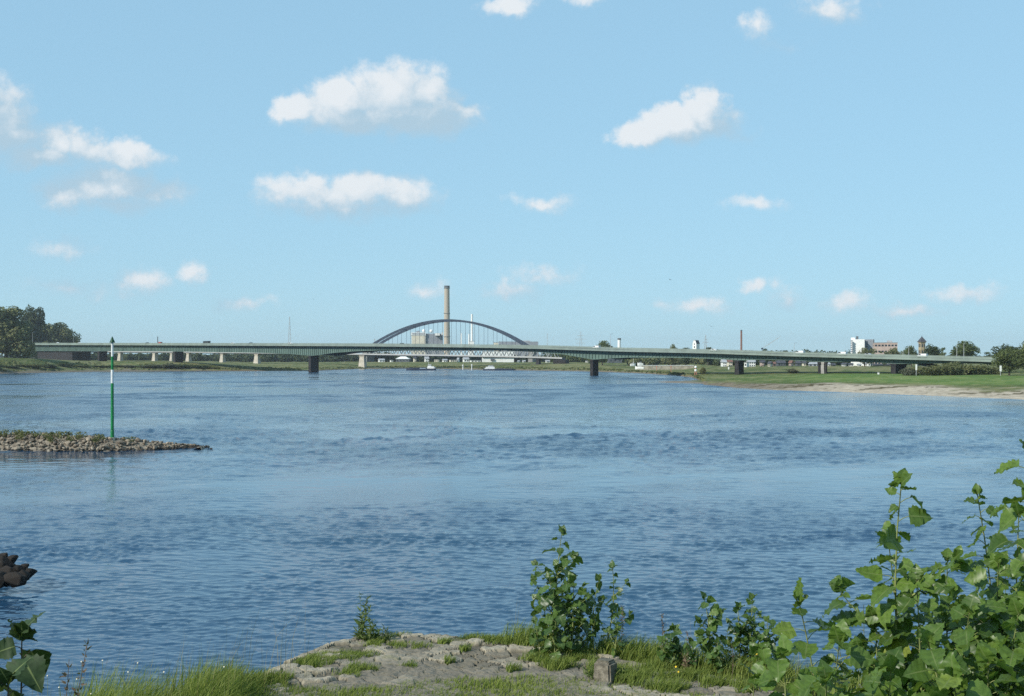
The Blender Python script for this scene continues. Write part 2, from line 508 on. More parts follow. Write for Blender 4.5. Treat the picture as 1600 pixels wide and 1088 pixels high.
# ------------------------------------------------------------------ the river
def make_water():
    nr, nc = 1150, 1000
    s = np.linspace(0, 1, nr)
    py = 1480 - (1480 - 568.4) * s ** .95
    d = (EYE) * FOC / (py - YH)
    u = np.linspace(-.62, .62, nc)
    Dm = np.broadcast_to(d[:, None], (nr, nc)).copy()
    Xm = u[None] * Dm
    sp = np.gradient(d)[:, None]                     # row spacing
    spx = (u[1] - u[0]) * Dm
    # gusty and slick zones on the surface
    Xr, Dr = .86 * Xm + .51 * Dm, .86 * Dm - .51 * Xm       # patches lie askew to the bank
    gust = sstep(.30, .70, fbm(Xr / 34 + 3, Dr / 22 + 1, 5, 81))
    slick = np.exp(-((np.log(Dm) - np.log(92)) / .34) ** 2) * sstep(.36, .60, fbm(Xr / 26 + 7.7, Dr / 12 + 2, 5, 91))
    slick *= .30 + .70 * sstep(.36, .54, fbm(Xr / 9 + 1.3, Dr / 4.5, 4, 93))
    slick += .8 * sstep(.54, .66, fbm(Xr / 44 + 2.2, Dr / 36, 5, 94)) * sstep(110, 170, Dm)      # pale oily streaks farther out
    slick += .55 * sstep(.56, .68, fbm(Xr / 9 + 6.2, Dr / 6, 4, 96)) * (1 - sstep(52, 66, Dm))
    lee = np.exp(-((Xm + 44) / 16) ** 2 - ((Dm - 108) / 16) ** 2)      # sheltered water below the groyne
    A = (.50 + .85 * gust) * (1 - .80 * np.clip(slick + lee, 0, 1))
    Z = np.zeros_like(Dm)
    wx = (fbm(Xm / 6, Dm / 6, 2, 95) - .5) * 2.2
    wy = (fbm(Xm / 6, Dm / 6, 2, 97) - .5) * 2.2
    r2 = np.random.default_rng(3)
    lams = np.exp(np.linspace(math.log(.20), math.log(2.6), 72))
    for lam in lams:
        th = r2.normal(.15, .40)                      # travel direction spread about +Y
        k = 2 * math.pi / lam
        kx, ky = k * math.sin(th), k * math.cos(th)
        amp = .0066 * lam ** .92 * math.exp(-(lam / 1.35) ** 2) * r2.uniform(.6, 1.3)
        need = np.maximum(sp * abs(math.cos(th)), spx * abs(math.sin(th)))
        fade = 1 - sstep(.22, .42, need / lam)
        if fade.max() <= 0: continue
        ph = kx * (Xm + wx * min(1, lam)) + ky * (Dm + wy * min(1, lam)) + r2.uniform(0, 6.28)
        sn = np.sin(ph)
        Z += amp * fade * (sn + .42 * np.sin(2 * ph))
    # the open current carries a longer, choppier set of waves
    open_w = sstep(62, 150, Dm)
    for lam in np.exp(np.linspace(math.log(.9), math.log(6.0), 60)):
        th = r2.normal(.1, .60)
        k = 2 * math.pi / lam
        kx, ky = k * math.sin(th), k * math.cos(th)
        amp = .0125 * lam ** .74 * math.exp(-(lam / 4.2) ** 2) * r2.uniform(.6, 1.3)
        need = np.maximum(sp * abs(math.cos(th)), spx * abs(math.sin(th)))
        fade = (1 - sstep(.26, .46, need / lam)) * open_w
        if fade.max() <= 0: continue
        ph = kx * (Xm + wx) + ky * (Dm + wy) + r2.uniform(0, 6.28)
        Z += amp * fade * (np.sin(ph) + .38 * np.sin(2 * ph))
    # boils and eddy streaks where the current runs over the groyne heads
    eddy = sstep(.52, .70, fbm((Xm + .35 * Dm) / 8 + 5, (Dm - .12 * Xm) / 2.6, 4, 101)) * np.exp(-((np.log(Dm) - np.log(56)) / .20) ** 2)
    eddy = eddy + .9 * sstep(.56, .72, fbm(Xr / 14 + 9, Dr / 9, 4, 103)) * np.exp(-((np.log(Dm) - np.log(165)) / .35) ** 2)
    Z = Z * (A + 1.3 * eddy)
    rough = np.clip(A + .7 * eddy, 0, 1.6)
    V = np.stack([Xm, Dm, Z], -1).reshape(-1, 3)
    m, N, b, out = new_mat('river_water')
    g = N.n('ShaderNodeNewGeometry')
    at = N.n('ShaderNodeAttribute', attribute_name='rough').outputs['Fac']
    sil = N.n('ShaderNodeTexNoise', i_Vector=N.vmath('MULTIPLY', g.outputs['Position'], (.02, .03, 0)).outputs[0], i_Scale=1.0, i_Detail=4.0)
    N.l(N.mix(N.smooth(sil.outputs[0], .35, .65), (.013, .052, .108), (.020, .062, .112)), b.inputs['Base Color'])
    b.inputs['IOR'].default_value = 1.45
    b.inputs['Specular IOR Level'].default_value = .5
    pos = g.outputs['Position']
    dist = N.vmath('LENGTH', pos).outputs['Value']
    p1 = N.vmath('MULTIPLY', pos, (1.0, 1.6, 0)).outputs[0]
    p2 = N.vmath('MULTIPLY', pos, (.36, .19, 0)).outputs[0]
    p3 = N.vmath('MULTIPLY', pos, (.085, .050, 0)).outputs[0]
    n1 = N.n('ShaderNodeTexNoise', i_Vector=p1, i_Scale=2.6, i_Detail=4.0, i_Roughness=.6, i_Distortion=.6)
    n2 = N.n('ShaderNodeTexNoise', i_Vector=p2, i_Scale=1.3, i_Detail=5.0, i_Roughness=.72, i_Distortion=.5)
    n3 = N.n('ShaderNodeTexNoise', i_Vector=p3, i_Scale=1.0, i_Detail=6.0, i_Roughness=.66, i_Distortion=.8)
    # cat's paws: patches where short steep ripples run, between slick patches
    paw = N.smooth(n3.outputs[0], .40, .62)
    act = N.math('MULTIPLY', at, N.math('MULTIPLY_ADD', paw, .70, .45))
    b1 = N.n('ShaderNodeBump', i_Height=n1.outputs[0], i_Distance=.06)
    N.l(N.math('MULTIPLY', act, N.smooth(dist, 35, 120, .16, .6)), b1.inputs['Strength'])
    N.l(N.math('MULTIPLY_ADD', N.math('MULTIPLY', N.smooth(dist, 30, 420, .03, .24), act), 1.0, .06), b.inputs['Roughness'])
    b2 = N.n('ShaderNodeBump', i_Height=n2.outputs[0], i_Distance=1.7, i_Normal=b1.outputs[0])
    N.l(N.math('MULTIPLY', N.smooth(dist, 45, 170, .0, .40), act), b2.inputs['Strength'])
    N.l(b2.outputs[0], b.inputs['Normal'])
    o = np_mesh('river_water', V, grid_quads(nr, nc), m, None, True, {'rough': rough.ravel()})
    tag(o, 'wide rippled blue river with smooth and wind ruffled patches', 'river', kind='structure')
make_water()
# ------------------------------------------------------------------ shared structure materials
M = {}
M['deck_green'] = simple('pale_green_steel', (.215, .262, .228), .55, .18, .15)
M['girder'] = simple('green_girder_steel', (.130, .195, .165), .6, .25, .12, spec=.15, col2=(.095, .145, .125))
M['rib'] = M['girder']
M['basalt'] = simple('dark_basalt_masonry', (.030, .028, .029), .92, .4, .6)
M['concrete'] = simple('pale_concrete', (.50, .45, .37), .85, .2, .3)
M['greyconcrete'] = simple('grey_concrete', (.30, .29, .27), .85, .25, .25)
M['brown_brick'] = simple('brown_brick', (.19, .115, .085), .85, .3, .6)
M['asphalt'] = simple('asphalt', (.055, .055, .056), .9, .2, .5)
M['rail_steel'] = simple('light_grey_bridge_paint', (.43, .43, .42), .5, .12, .2)
M['truss_steel'] = simple('grey_truss_paint', (.26, .27, .26), .55, .15, .2)
M['dark_steel'] = simple('dark_blue_grey_steel', (.045, .062, .095), .5, .2, .2)
M['galv'] = simple('galvanised_steel', (.42, .44, .44), .45, .15, .5)
M['white'] = simple('white_paint', (.78, .78, .75), .6, .08, .5)
M['cream'] = simple('cream_render', (.66, .61, .49), .8, .12, .3)
M['glass'] = simple('dark_window_glass', (.035, .045, .055), .15, .3, .4, spec=.6)
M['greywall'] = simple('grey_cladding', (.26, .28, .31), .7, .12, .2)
M['darkgrey'] = simple('dark_grey_sheet', (.10, .11, .12), .7, .2, .2)
M['pink'] = simple('salmon_render', (.46, .36, .31), .8, .12, .3)
M['red_roof'] = simple('red_clay_tiles', (.20, .105, .08), .85, .25, 1.2)
M['dark_roof'] = simple('dark_slate_roof', (.075, .075, .085), .7, .25, 1.0)
M['grey_roof'] = simple('grey_flat_roof', (.36, .37, .38), .8, .15, .4)
M['red'] = simple('red_paint', (.48, .07, .045), .5, .15, .6)
M['green_paint'] = simple('signal_green_paint', (.012, .20, .060), .45, .22, 1.6)
M['beacon_white'] = simple('weathered_white_paint', (.72, .73, .70), .5, .12, 1.8)
M['dark_green_paint'] = simple('dark_green_paint', (.010, .065, .030), .5, .2, 2.0)
M['black'] = simple('black_rubber', (.02, .02, .022), .7, .2, 2.0)
M['bark'] = simple('bark', (.10, .085, .065), .95, .35, 1.5, bump=.4)

# ------------------------------------------------------------------ the green girder bridge
BA, BB = Vector((-140.3, 860.0, 0)), Vector((45.8, 680.0, 0))
BT = (BB - BA); BTL = BT.length; BT = BT / BTL            # along the bridge, towards the right bank
BN = Vector((-BT.y, BT.x, 0))                             # across it, away from the eye
def br_s(px):
    u = U(px)
    return (u * BA.y - BA.x) / (BT.x - u * BT.y)
def br_at(s, back=0.0): return BA + BT * s + BN * back
TOPK = [(30, 535.8), (280, 535.9), (550, 536.5), (640, 537.1), (730, 537.9), (840, 539.8), (890, 541.3), (965, 543.6), (1110, 546.3), (1215, 549.8), (1350, 553.4), (1450, 555.8), (1580, 559.2)]
BOTK = [(30, 548.4), (277, 549.3), (400, 551.3), (455, 553.2), (489, 556.0), (522, 551.4), (560, 548.6), (600, 547.2), (720, 547.2), (790, 548.0), (840, 550.2), (880, 553.6), (905, 557.8), (928, 562.0),
        (950, 560.2), (985, 558.6), (1070, 559.0), (1110, 560.4), (1155, 563.0), (1200, 561.8), (1240, 563.0), (1285, 565.6), (1330, 565.0), (1360, 566.0), (1405, 568.6), (1470, 567.0), (1580, 567.6)]
def kint(K, px): return float(np.interp(px, [k[0] for k in K], [k[1] for k in K]))
def px_of(p): return 800 + FOC * p.x / p.y
def deck_z(s):
    p = br_at(s); return zat(kint(TOPK, px_of(p)) , p.y)
S0, S1 = br_s(50), br_s(1562)
PARA = 1.15           # parapet above the road surface
BW = 27.0             # width over parapets
OVH = 3.1             # deck overhang beyond the girder web

bridge = thing('girder_bridge', 'long green steel girder road bridge on dark piers, nearest of the three bridges', 'bridge', br_at(0) + Vector((0, 0, 0)))
NS = 170
ss = [S0 + (S1 - S0) * i / NS for i in range(NS + 1)]
def loft(profiles):
    """profiles: list of closed rings (same count) -> lofted solid"""
    m = MB(); n = len(profiles[0]); vs = [p for r in profiles for p in r]; fs = []
    for i in range(len(profiles) - 1):
        for k in range(n):
            k2 = (k + 1) % n
            fs.append((i * n + k, i * n + k2, (i + 1) * n + k2, (i + 1) * n + k))
    fs.append(tuple(range(n))); fs.append(tuple((len(profiles) - 1) * n + k for k in range(n)))
    m.add(vs, fs); return m
def ring(s, pts):   # pts: (back, z)
    return [br_at(s, b) + Vector((0, 0, z)) for b, z in pts]
# road deck slab with edge beams
prof = []
for s in ss:
    z = deck_z(s) - PARA
    prof.append(ring(s, [(.3, z - .05), (BW - .3, z - .05), (BW - .3, z - .75), (OVH + 2.5, z - 1.0), (.3, z - .60)]))
deck = loft(prof).build('deck', M['asphalt'], bridge)
for nm, b0 in (('near', 0.0), ('far', BW - .30)):
    prof = []
    for s in ss:
        z = deck_z(s) - PARA
        prof.append(ring(s, [(b0, z + .12), (b0 + .30, z + .12), (b0 + .30, z - .95), (b0, z - .95)]))
    loft(prof).build('fascia', M['deck_green'], bridge)
    m = MB()                                              # railing: posts, top rail, infill panel
    prof = []
    for s in ss:
        z = deck_z(s) - PARA
        prof.append(ring(s, [(b0 + .10, z + 1.15), (b0 + .20, z + 1.15), (b0 + .20, z + 1.02), (b0 + .10, z + 1.02)]))
    m = loft(prof)
    prof = []
    for s in ss:
        z = deck_z(s) - PARA
        prof.append(ring(s, [(b0 + .13, z + .86), (b0 + .17, z + .86), (b0 + .17, z + .30), (b0 + .13, z + .30)]))
    q = loft(prof); m.add(q.v, q.f)
    s = S0
    while s < S1:
        z = deck_z(s) - PARA
        m.box(br_at(s, b0 + .15) + Vector((0, 0, z + .57)), (.10, .10, .9), BT); s += 2.6
    m.build('railing', M['deck_green'], bridge)
# haunched plate girders with vertical stiffeners
for nm, b0 in (('near', OVH), ('far', BW - OVH - .5)):
    prof = []; 
    fine = [S0 + (S1 - S0) * i / 300 for i in range(301)]
    def bz(s):
        p = br_at(s, OVH); return zat(kint(BOTK, px_of(p)), p.y)
    for s in fine:
        z = deck_z(s) - PARA - .8
        prof.append(ring(s, [(b0, z), (b0 + .5, z), (b0 + .5, bz(s)), (b0, bz(s))]))
    g = loft(prof)
    prof = []
    for s in fine:                                        # bottom flange
        prof.append(ring(s, [(b0 - .45, bz(s) + .12), (b0 + .95, bz(s) + .12), (b0 + .95, bz(s) - .10), (b0 - .45, bz(s) - .10)]))
    q = loft(prof); g.add(q.v, q.f)
    s = S0 + .8
    side = -1 if nm == 'near' else 1
    while s < S1:
        zt, zb = deck_z(s) - PARA - .85, bz(s) + .06
        c = br_at(s, b0 + (.0 if side < 0 else .5) + side * .22)
        g.box(c + Vector((0, 0, (zt + zb) / 2)), (.22, .44, zt - zb), BT)
        s += 2.35
    g.build('girder', M['girder'], bridge)
m = MB()                                                  # cross frames and wind bracing between the girders
s = S0 + 2
while s < S1:
    z = deck_z(s) - PARA - 1.0
    m.box(br_at(s, BW / 2) + Vector((0, 0, z - .5)), (.3, BW - 2 * OVH - 1.2, 1.0), BT)
    s += 7.0
m.build('cross_frame', M['girder'], bridge)
def bpier(px, pybase, wid, length, back, mat, flare=1.0, label=None, skew=0):
    s = br_s(px)
    for _ in range(6):                                    # the middle of the pier stands on this bearing
        q = br_at(s, back + length / 2)
        s += (U(px) * q.y - q.x) / (BT.x - U(px) * BT.y)
    p = br_at(s, back)
    zb = zat(pybase, p.y)
    zt = zat(kint(BOTK, px_of(br_at(s, OVH))), br_at(s, OVH).y) - .1
    m = MB()
    cap = .9
    def rect(w, l, z, o=0): 
        return [br_at(s + a * w / 2, back + b * l + o) + Vector((0, 0, z)) for a, b in ((-1, 0), (1, 0), (1, 1), (-1, 1))]
    m.hexa(rect(wid * flare, length, zb - 3) + rect(wid, length, zt - cap))
    m.hexa(rect(wid + .5, length + .4, zt - cap + .003, -.2) + rect(wid + .5, length + .4, zt - .003, -.2))
    o = m.build('pier', mat, bridge)
    if label: o['label'] = label
    return o
bpier(160, 564.5, 2.8, 7.6, OVH - 1.5, M['basalt'])
bpier(278.5, 566.0, 2.8, 7.4, OVH - 1.5, M['basalt'])
bpier(490, 581.4, 2.6, 7.0, OVH - 1.5, M['basalt'], 1.1, 'dark pier with a pale lit edge standing in the river')
bpier(928.5, 588.0, 2.0, 4.8, OVH - 1.2, M['basalt'], 1.1)
bpier(1155, 587.6, 2.1, 4.6, OVH - 1.2, M['basalt'], 1.45)
bpier(1280.2, 583.6, .9, .9, OVH - 1.0, M['basalt'], 1.25)
bpier(1285.2, 583.6, 1.9, .9, OVH - .2, M['greyconcrete'], 1.2, 'lighter grey middle column on the right meadow')
bpier(1290.6, 583.6, .8, .9, OVH - 1.0, M['basalt'], 1.25)
bpier(1404, 585.4, 2.4, 10.5, OVH - 1.5, M['basalt'], 1.0)
# masonry abutments at both ends
for px0, px1, nm in ((52, 106, 'left'), (1424, 1450, 'right')):
    a, b2 = br_s(px0), br_s(px1)
    m = MB()
    for i in range(6):
        sa, sb = a + (b2 - a) * i / 6, a + (b2 - a) * (i + 1) / 6
        pts = []
        for zz in (0, 1):
            for s, bk in ((sa, OVH + 1.2), (sb, OVH + 1.2), (sb, BW - OVH - 1.5), (sa, BW - OVH - 1.5)):
                z = (zat(kint(BOTK, px_of(br_at(s))), br_at(s, OVH).y) - .16) if zz else 0.0
                if nm == 'right' and zz: z -= (s - a) / (b2 - a) * 2.2
                pts.append(br_at(s, bk) + Vector((0, 0, z)))
        m.hexa(pts)
    m.build('abutment', M['greyconcrete'] if nm == 'right' else M['basalt'], bridge)

def on_deck(px, lane=5.0):
    s = br_s(px)
    p = br_at(s, lane)
    # keep the bearing right for a lane set back from the railing
    for _ in range(3):
        s += (U(px) * p.y - p.x) / (BT.x - U(px) * BT.y)
        p = br_at(s, lane)
    return p + Vector((0, 0, deck_z(s) - PARA - .05)), s
BRZ = math.atan2(BT.y, BT.x)

# lamp posts on the bridge
def lamp_proto(h):
    o = thing('lamp_post', '', 'lamp post')
    MB().tube([(0, 0, 0), (0, 0, h)], [.14, .08], 8).build('pole', M['galv'], o)
    MB().bar((0, 0, h - .05), (1.4, 0, h + .25), .1).build('arm', M['galv'], o)
    MB().box((1.7, 0, h + .26), (.8, .25, .14)).build('lamp_head', M['galv'], o)
    return o
LP = [(51, 519.0, 'tall lamp post at the left end of the green bridge beside the dark trees'),
      (115, 528.0, 'short lamp post on the green bridge, right of the left bank trees'),
      (954, 522.5, 'thin tall lamp post on the green bridge between the round tree and the white tower'),
      (1241, 536.5, 'pale lamp post on the green bridge above the low dark trees'),
      (1411, 543.5, 'left post of the pair on the green bridge before the pink block'),
      (1420, 541.0, 'right post of the pair on the green bridge left of the church tower'),
      (1495, 538.0, 'left post of the pair on the green bridge before the largest round tree'),
      (1506, 537.0, 'right post of the pair on the green bridge before the largest round tree')]
for i, (px, py, lab) in enumerate(LP):
    p, s = on_deck(px, 1.2 if i % 2 == 0 else 13.2)
    h = zat(py, p.y) - p.z
    o = lamp_proto(h)
    o.location = p; o.rotation_euler.z = BRZ + math.pi / 2
    tag(o, lab, 'lamp post', 'lamp posts on the green bridge')

# traffic
def car_proto(name, L, Wd, Hh, kind, paint):
    o = thing(name, '', 'car')
    m = MB()
    x0, x1 = -L / 2, L / 2
    if kind == 'car':
        side = [(x0, .45), (x0, .85), (x0 + .25, .98), (x0 + .95, 1.0), (x0 + 1.45, Hh), (x1 - 1.45, Hh), (x1 - .55, .98), (x1, .92), (x1, .35), (x0, .35)]
    elif kind == 'van':
        side = [(x0, .4), (x0 + .3, 1.15), (x0 + 1.0, 1.3), (x0 + 1.5, Hh), (x1, Hh), (x1, .4)]
    else:
        side = [(x0, .5), (x0, 2.6), (x0 + 2.1, 2.7), (x0 + 2.1, 1.1), (x0 + 2.3, 1.1), (x0 + 2.3, Hh), (x1, Hh), (x1, .9), (x1, .5)]
    n = len(side)
    vs = [(x, -Wd / 2, z) for x, z in side] + [(x, Wd / 2, z) for x, z in side]
    fs = [tuple(range(n)), tuple(range(2 * n - 1, n - 1, -1))] + [(i, (i + 1) % n, n + (i + 1) % n, n + i) for i in range(n)]
    m.add(vs, fs); m.build('body', paint, o)
    w = MB()
    if kind == 'car': w.box((0, 0, (1.02 + Hh) / 2), (L - 3.1, Wd + .02, Hh - 1.12))
    elif kind == 'van': w.box((x0 + 1.55, 0, 1.55), (.9, Wd + .02, .5))
    else: w.box((x0 + .9, 0, 2.1), (1.2, Wd + .02, .6))
    w.build('window', M['glass'], o)
    for wx in ([x0 + .85, x1 - .85] if kind != 'truck' else [x0 + 1, x1 - 1.2, x1 - 2.4]):
        for sy in (-1, 1):
            q = MB(); q.tube([(wx, sy * (Wd / 2 - .2), .33), (wx, sy * (Wd / 2 + .01), .33)], .33, 12)
            q.build('wheel', M['black'], o)
    return o
PAINT = {c: simple(c + '_car_paint', v, .3, .05, 1.0, spec=.6) for c, v in
         dict(white=(.80, .80, .79), dark=(.025, .028, .034), red=(.45, .045, .035), silver=(.40, .41, .42), blue=(.05, .08, .16)).items()}
CARS = [(90, 'car', 'white', 3.5, 'white car at the left end of the green bridge before the trees'),
        (124, 'car', 'white', 3.5, 'white car on the green bridge just right of the left bank trees'),
        (230, 'car', 'dark', 3.5, 'dark car on the green bridge left of the red van'),
        (250, 'van', 'red', 3.5, 'red van crossing the green bridge right of the beacon top'),
        (323, 'truck', 'dark', 3.5, 'dark box truck crossing the left part of the green bridge'),
        (364, 'car', 'white', 3.5, 'white car on the green bridge between the dark truck and the dark car'),
        (392, 'car', 'dark', 3.5, 'dark car on the green bridge left of the tall thin mast'),
        (454, 'car', 'white', 3.5, 'white car on the green bridge below the tall thin mast'),
        (628, 'car', 'dark', 17, 'dark car on the green bridge under the left flank of the arch'),
        (932, 'van', 'white', 3.5, 'white van on the green bridge before the round tree at the river pier'),
        (1115, 'car', 'white', 3.5, 'white car on the green bridge left of the thin brown chimney'),
        (1250, 'van', 'white', 3.5, 'white van on the green bridge at the low dark trees'),
        (1316, 'van', 'white', 3.5, 'white van on the green bridge left of the white tower block'),
        (1356, 'car', 'silver', 3.5, 'silver car on the green bridge below the white tower block'),
        (1441, 'van', 'white', 3.5, 'white van on the green bridge below the church tower')]
for px, kind, col, lane, lab in CARS:
    L, Wd, Hh = dict(car=(4.4, 1.8, 1.62), van=(4.6, 1.9, 1.95), truck=(7.2, 2.4, 2.7))[kind]
    o = car_proto({'car': 'passenger_car', 'van': 'delivery_van', 'truck': 'box_truck'}[kind], L, Wd, Hh, kind, PAINT[col])
    p, s = on_deck(px, lane)
    o.location = p; o.rotation_euler.z = BRZ + (math.pi if lane > 10 else 0)
    tag(o, lab, kind, 'vehicles crossing the green bridge')

# ------------------------------------------------------------------ the pale railway bridge behind it
RA, RB = Vector((-485.0, 1330.0, 0)), Vector((40.5, 1100.0, 0))
RT = (RB - RA).normalized(); RN = Vector((-RT.y, RT.x, 0))
def rs(px):
    u = U(px); return (u * RA.y - RA.x) / (RT.x - u * RT.y)
def rp(s, back=0): return RA + RT * s + RN * back
RK = [(60, 548.6), (107, 548.9), (280, 549.8), (400, 551.2), (565, 553.4), (690, 555.2), (830, 558.0), (905, 560.6)]
def rz(s):
    p = rp(s); return zat(kint(RK, px_of(p)), p.y)
rail = thing('railway_bridge', 'pale railway bridge with zigzag truss and thin white deck line under the green bridge', 'bridge', rp(0))
rss = [rs(64) + (rs(878) - rs(64)) * i / 60 for i in range(61)]
def rring(s, pts): return [rp(s, b) + Vector((0, 0, z)) for b, z in pts]
loft([rring(s, [(0, rz(s) + .55), (.4, rz(s) + .55), (.4, rz(s) - .75), (0, rz(s) - .75)]) for s in rss]).build('fascia', M['rail_steel'], rail)
loft([rring(s, [(.42, rz(s) + .05), (9, rz(s) + .05), (9, rz(s) - 1.5), (1.1, rz(s) - 1.5), (.42, rz(s) - .9)]) for s in rss]).build('deck', M['darkgrey'], rail)
# Warren truss over the river spans
for side, bk in (('near', .6), ('far', 8.2)):
    m = MB()
    sa, sb = rs(566), rs(868)
    n = 26; hgt = 9.0
    for i in range(n):
        s_a, s_b = sa + (sb - sa) * i / n, sa + (sb - sa) * (i + 1) / n
        s_m = (s_a + s_b) / 2
        top = rp(s_m, bk) + Vector((0, 0, rz(s_m) + hgt))
        m.bar(rp(s_a, bk) + Vector((0, 0, rz(s_a) + .3)), top, .62)
        m.bar(rp(s_b, bk) + Vector((0, 0, rz(s_b) + .3)), top, .62)
        if i:
            s_p = s_m - (sb - sa) / n
            m.bar(rp(s_p, bk) + Vector((0, 0, rz(s_p) + hgt)), top, .7)
    m.build('truss', M['truss_steel'], rail)
for px, pyb, w, mat in ((131, 563, 3.2, 'concrete'), (186, 565, 3.2, 'concrete'), (240, 565, 3.2, 'concrete'), (267, 565, 2.4, 'concrete'), (293, 565.5, 3.2, 'concrete'), (346, 566, 3.2, 'concrete'),
                   (400, 569.2, 4.2, 'concrete'), (565, 577.4, 5.2, 'concrete'), (840, 569.5, 2.6, 'basalt')):
    s = rs(px); zb = zat(pyb, rp(s).y); zt = rz(s) - 1.55
    m = MB()
    def rc(w, l0, l1, z): return [rp(s + a * w / 2, b) + Vector((0, 0, z)) for a, b in ((-1, l0), (1, l0), (1, l1), (-1, l1))]
    m.hexa(rc(w * 1.45, -1.0, 4.4, zb - 1.5) + rc(w * .9, 0.2, 4.2, zt - .8))
    m.hexa(rc(w * 1.15, -.2, 4.6, zt - .797) + rc(w * 1.15, -.2, 4.6, zt))
    m.build('pier', M[mat], rail)

m = MB()
s_e = rs(874)
m.box(rp(s_e, 4.6) + Vector((0, 0, (rz(s_e) - 1.6 + 1) / 2)), (12, 9.4, rz(s_e) - 1.6 - 1), RT)
m.build('abutment', M['basalt'], rail)

# ------------------------------------------------------------------ the arch bridge
AD = 1430.0
arch = thing('arch_bridge', 'dark steel tied arch bridge with twin arches and thin hangers, beyond the railway bridge', 'bridge', (U(704) * AD, AD, 0))
AT = Vector((.985, -.17, 0)).normalized(); AN = Vector((-AT.y, AT.x, 0))
AC = Vector((U(698.5) * AD, AD, 0))
HS = wm(129, AD) / AT.x
ZT, ZD = zat(500.6, AD), zat(545.5, AD)
for bk in (0.0, 24.0):
    fr = []
    for i in range(49):
        t = -1 + 2 * i / 48
        c = AC + AT * (t * HS) + AN * bk
        z = ZD + (ZT - ZD) * (1 - t * t)
        hh = 1.15 + .75 * t * t
        fr.append([c + AN * -.8 + Vector((0, 0, z - hh)), c + AN * .9 + Vector((0, 0, z - hh)), c + AN * .9 + Vector((0, 0, z + hh)), c + AN * -.9 + Vector((0, 0, z + hh))])
    loft(fr).build('arch_rib', M['dark_steel'], arch)
    for i in range(-8, 9):
        t = i / 8.9
        c = AC + AT * (t * HS) + AN * bk
        zt = ZD + (ZT - ZD) * (1 - t * t) - 1.2
        if zt > ZD + 3:
            MB().tube([c + Vector((0, 0, ZD)), c + Vector((0, 0, zt))], .17, 6).build('hanger', M['dark_steel'], arch)
fr = []
for i in range(21):
    t = -1.25 + 2.5 * i / 20
    c = AC + AT * (t * HS)
    fr.append([c + AN * -3 + Vector((0, 0, ZD - 2)), c + AN * 27 + Vector((0, 0, ZD - 2)), c + AN * 27 + Vector((0, 0, ZD + .8)), c + AN * -3 + Vector((0, 0, ZD + .8))])
loft(fr).build('deck', M['dark_steel'], arch)
for sgn in (-1, 1):
    c = AC + AT * (sgn * HS * 1.01) + AN * 12
    MB().box(c + Vector((0, 0, (ZD - 2) / 2)), (5, 30, ZD - 2.01), AT).build('pier', M['greyconcrete'], arch)
m = MB()
for i in range(-5, 6):
    t = i / 8.9
    z = ZD + (ZT - ZD) * (1 - t * t)
    a, b2 = AC + AT * (t * HS) + AN * .9, AC + AT * (t * HS) + AN * 23.1
    m.bar(a + Vector((0, 0, z)), b2 + Vector((0, 0, z)), .7)
m.build('wind_bracing', M['dark_steel'], arch)
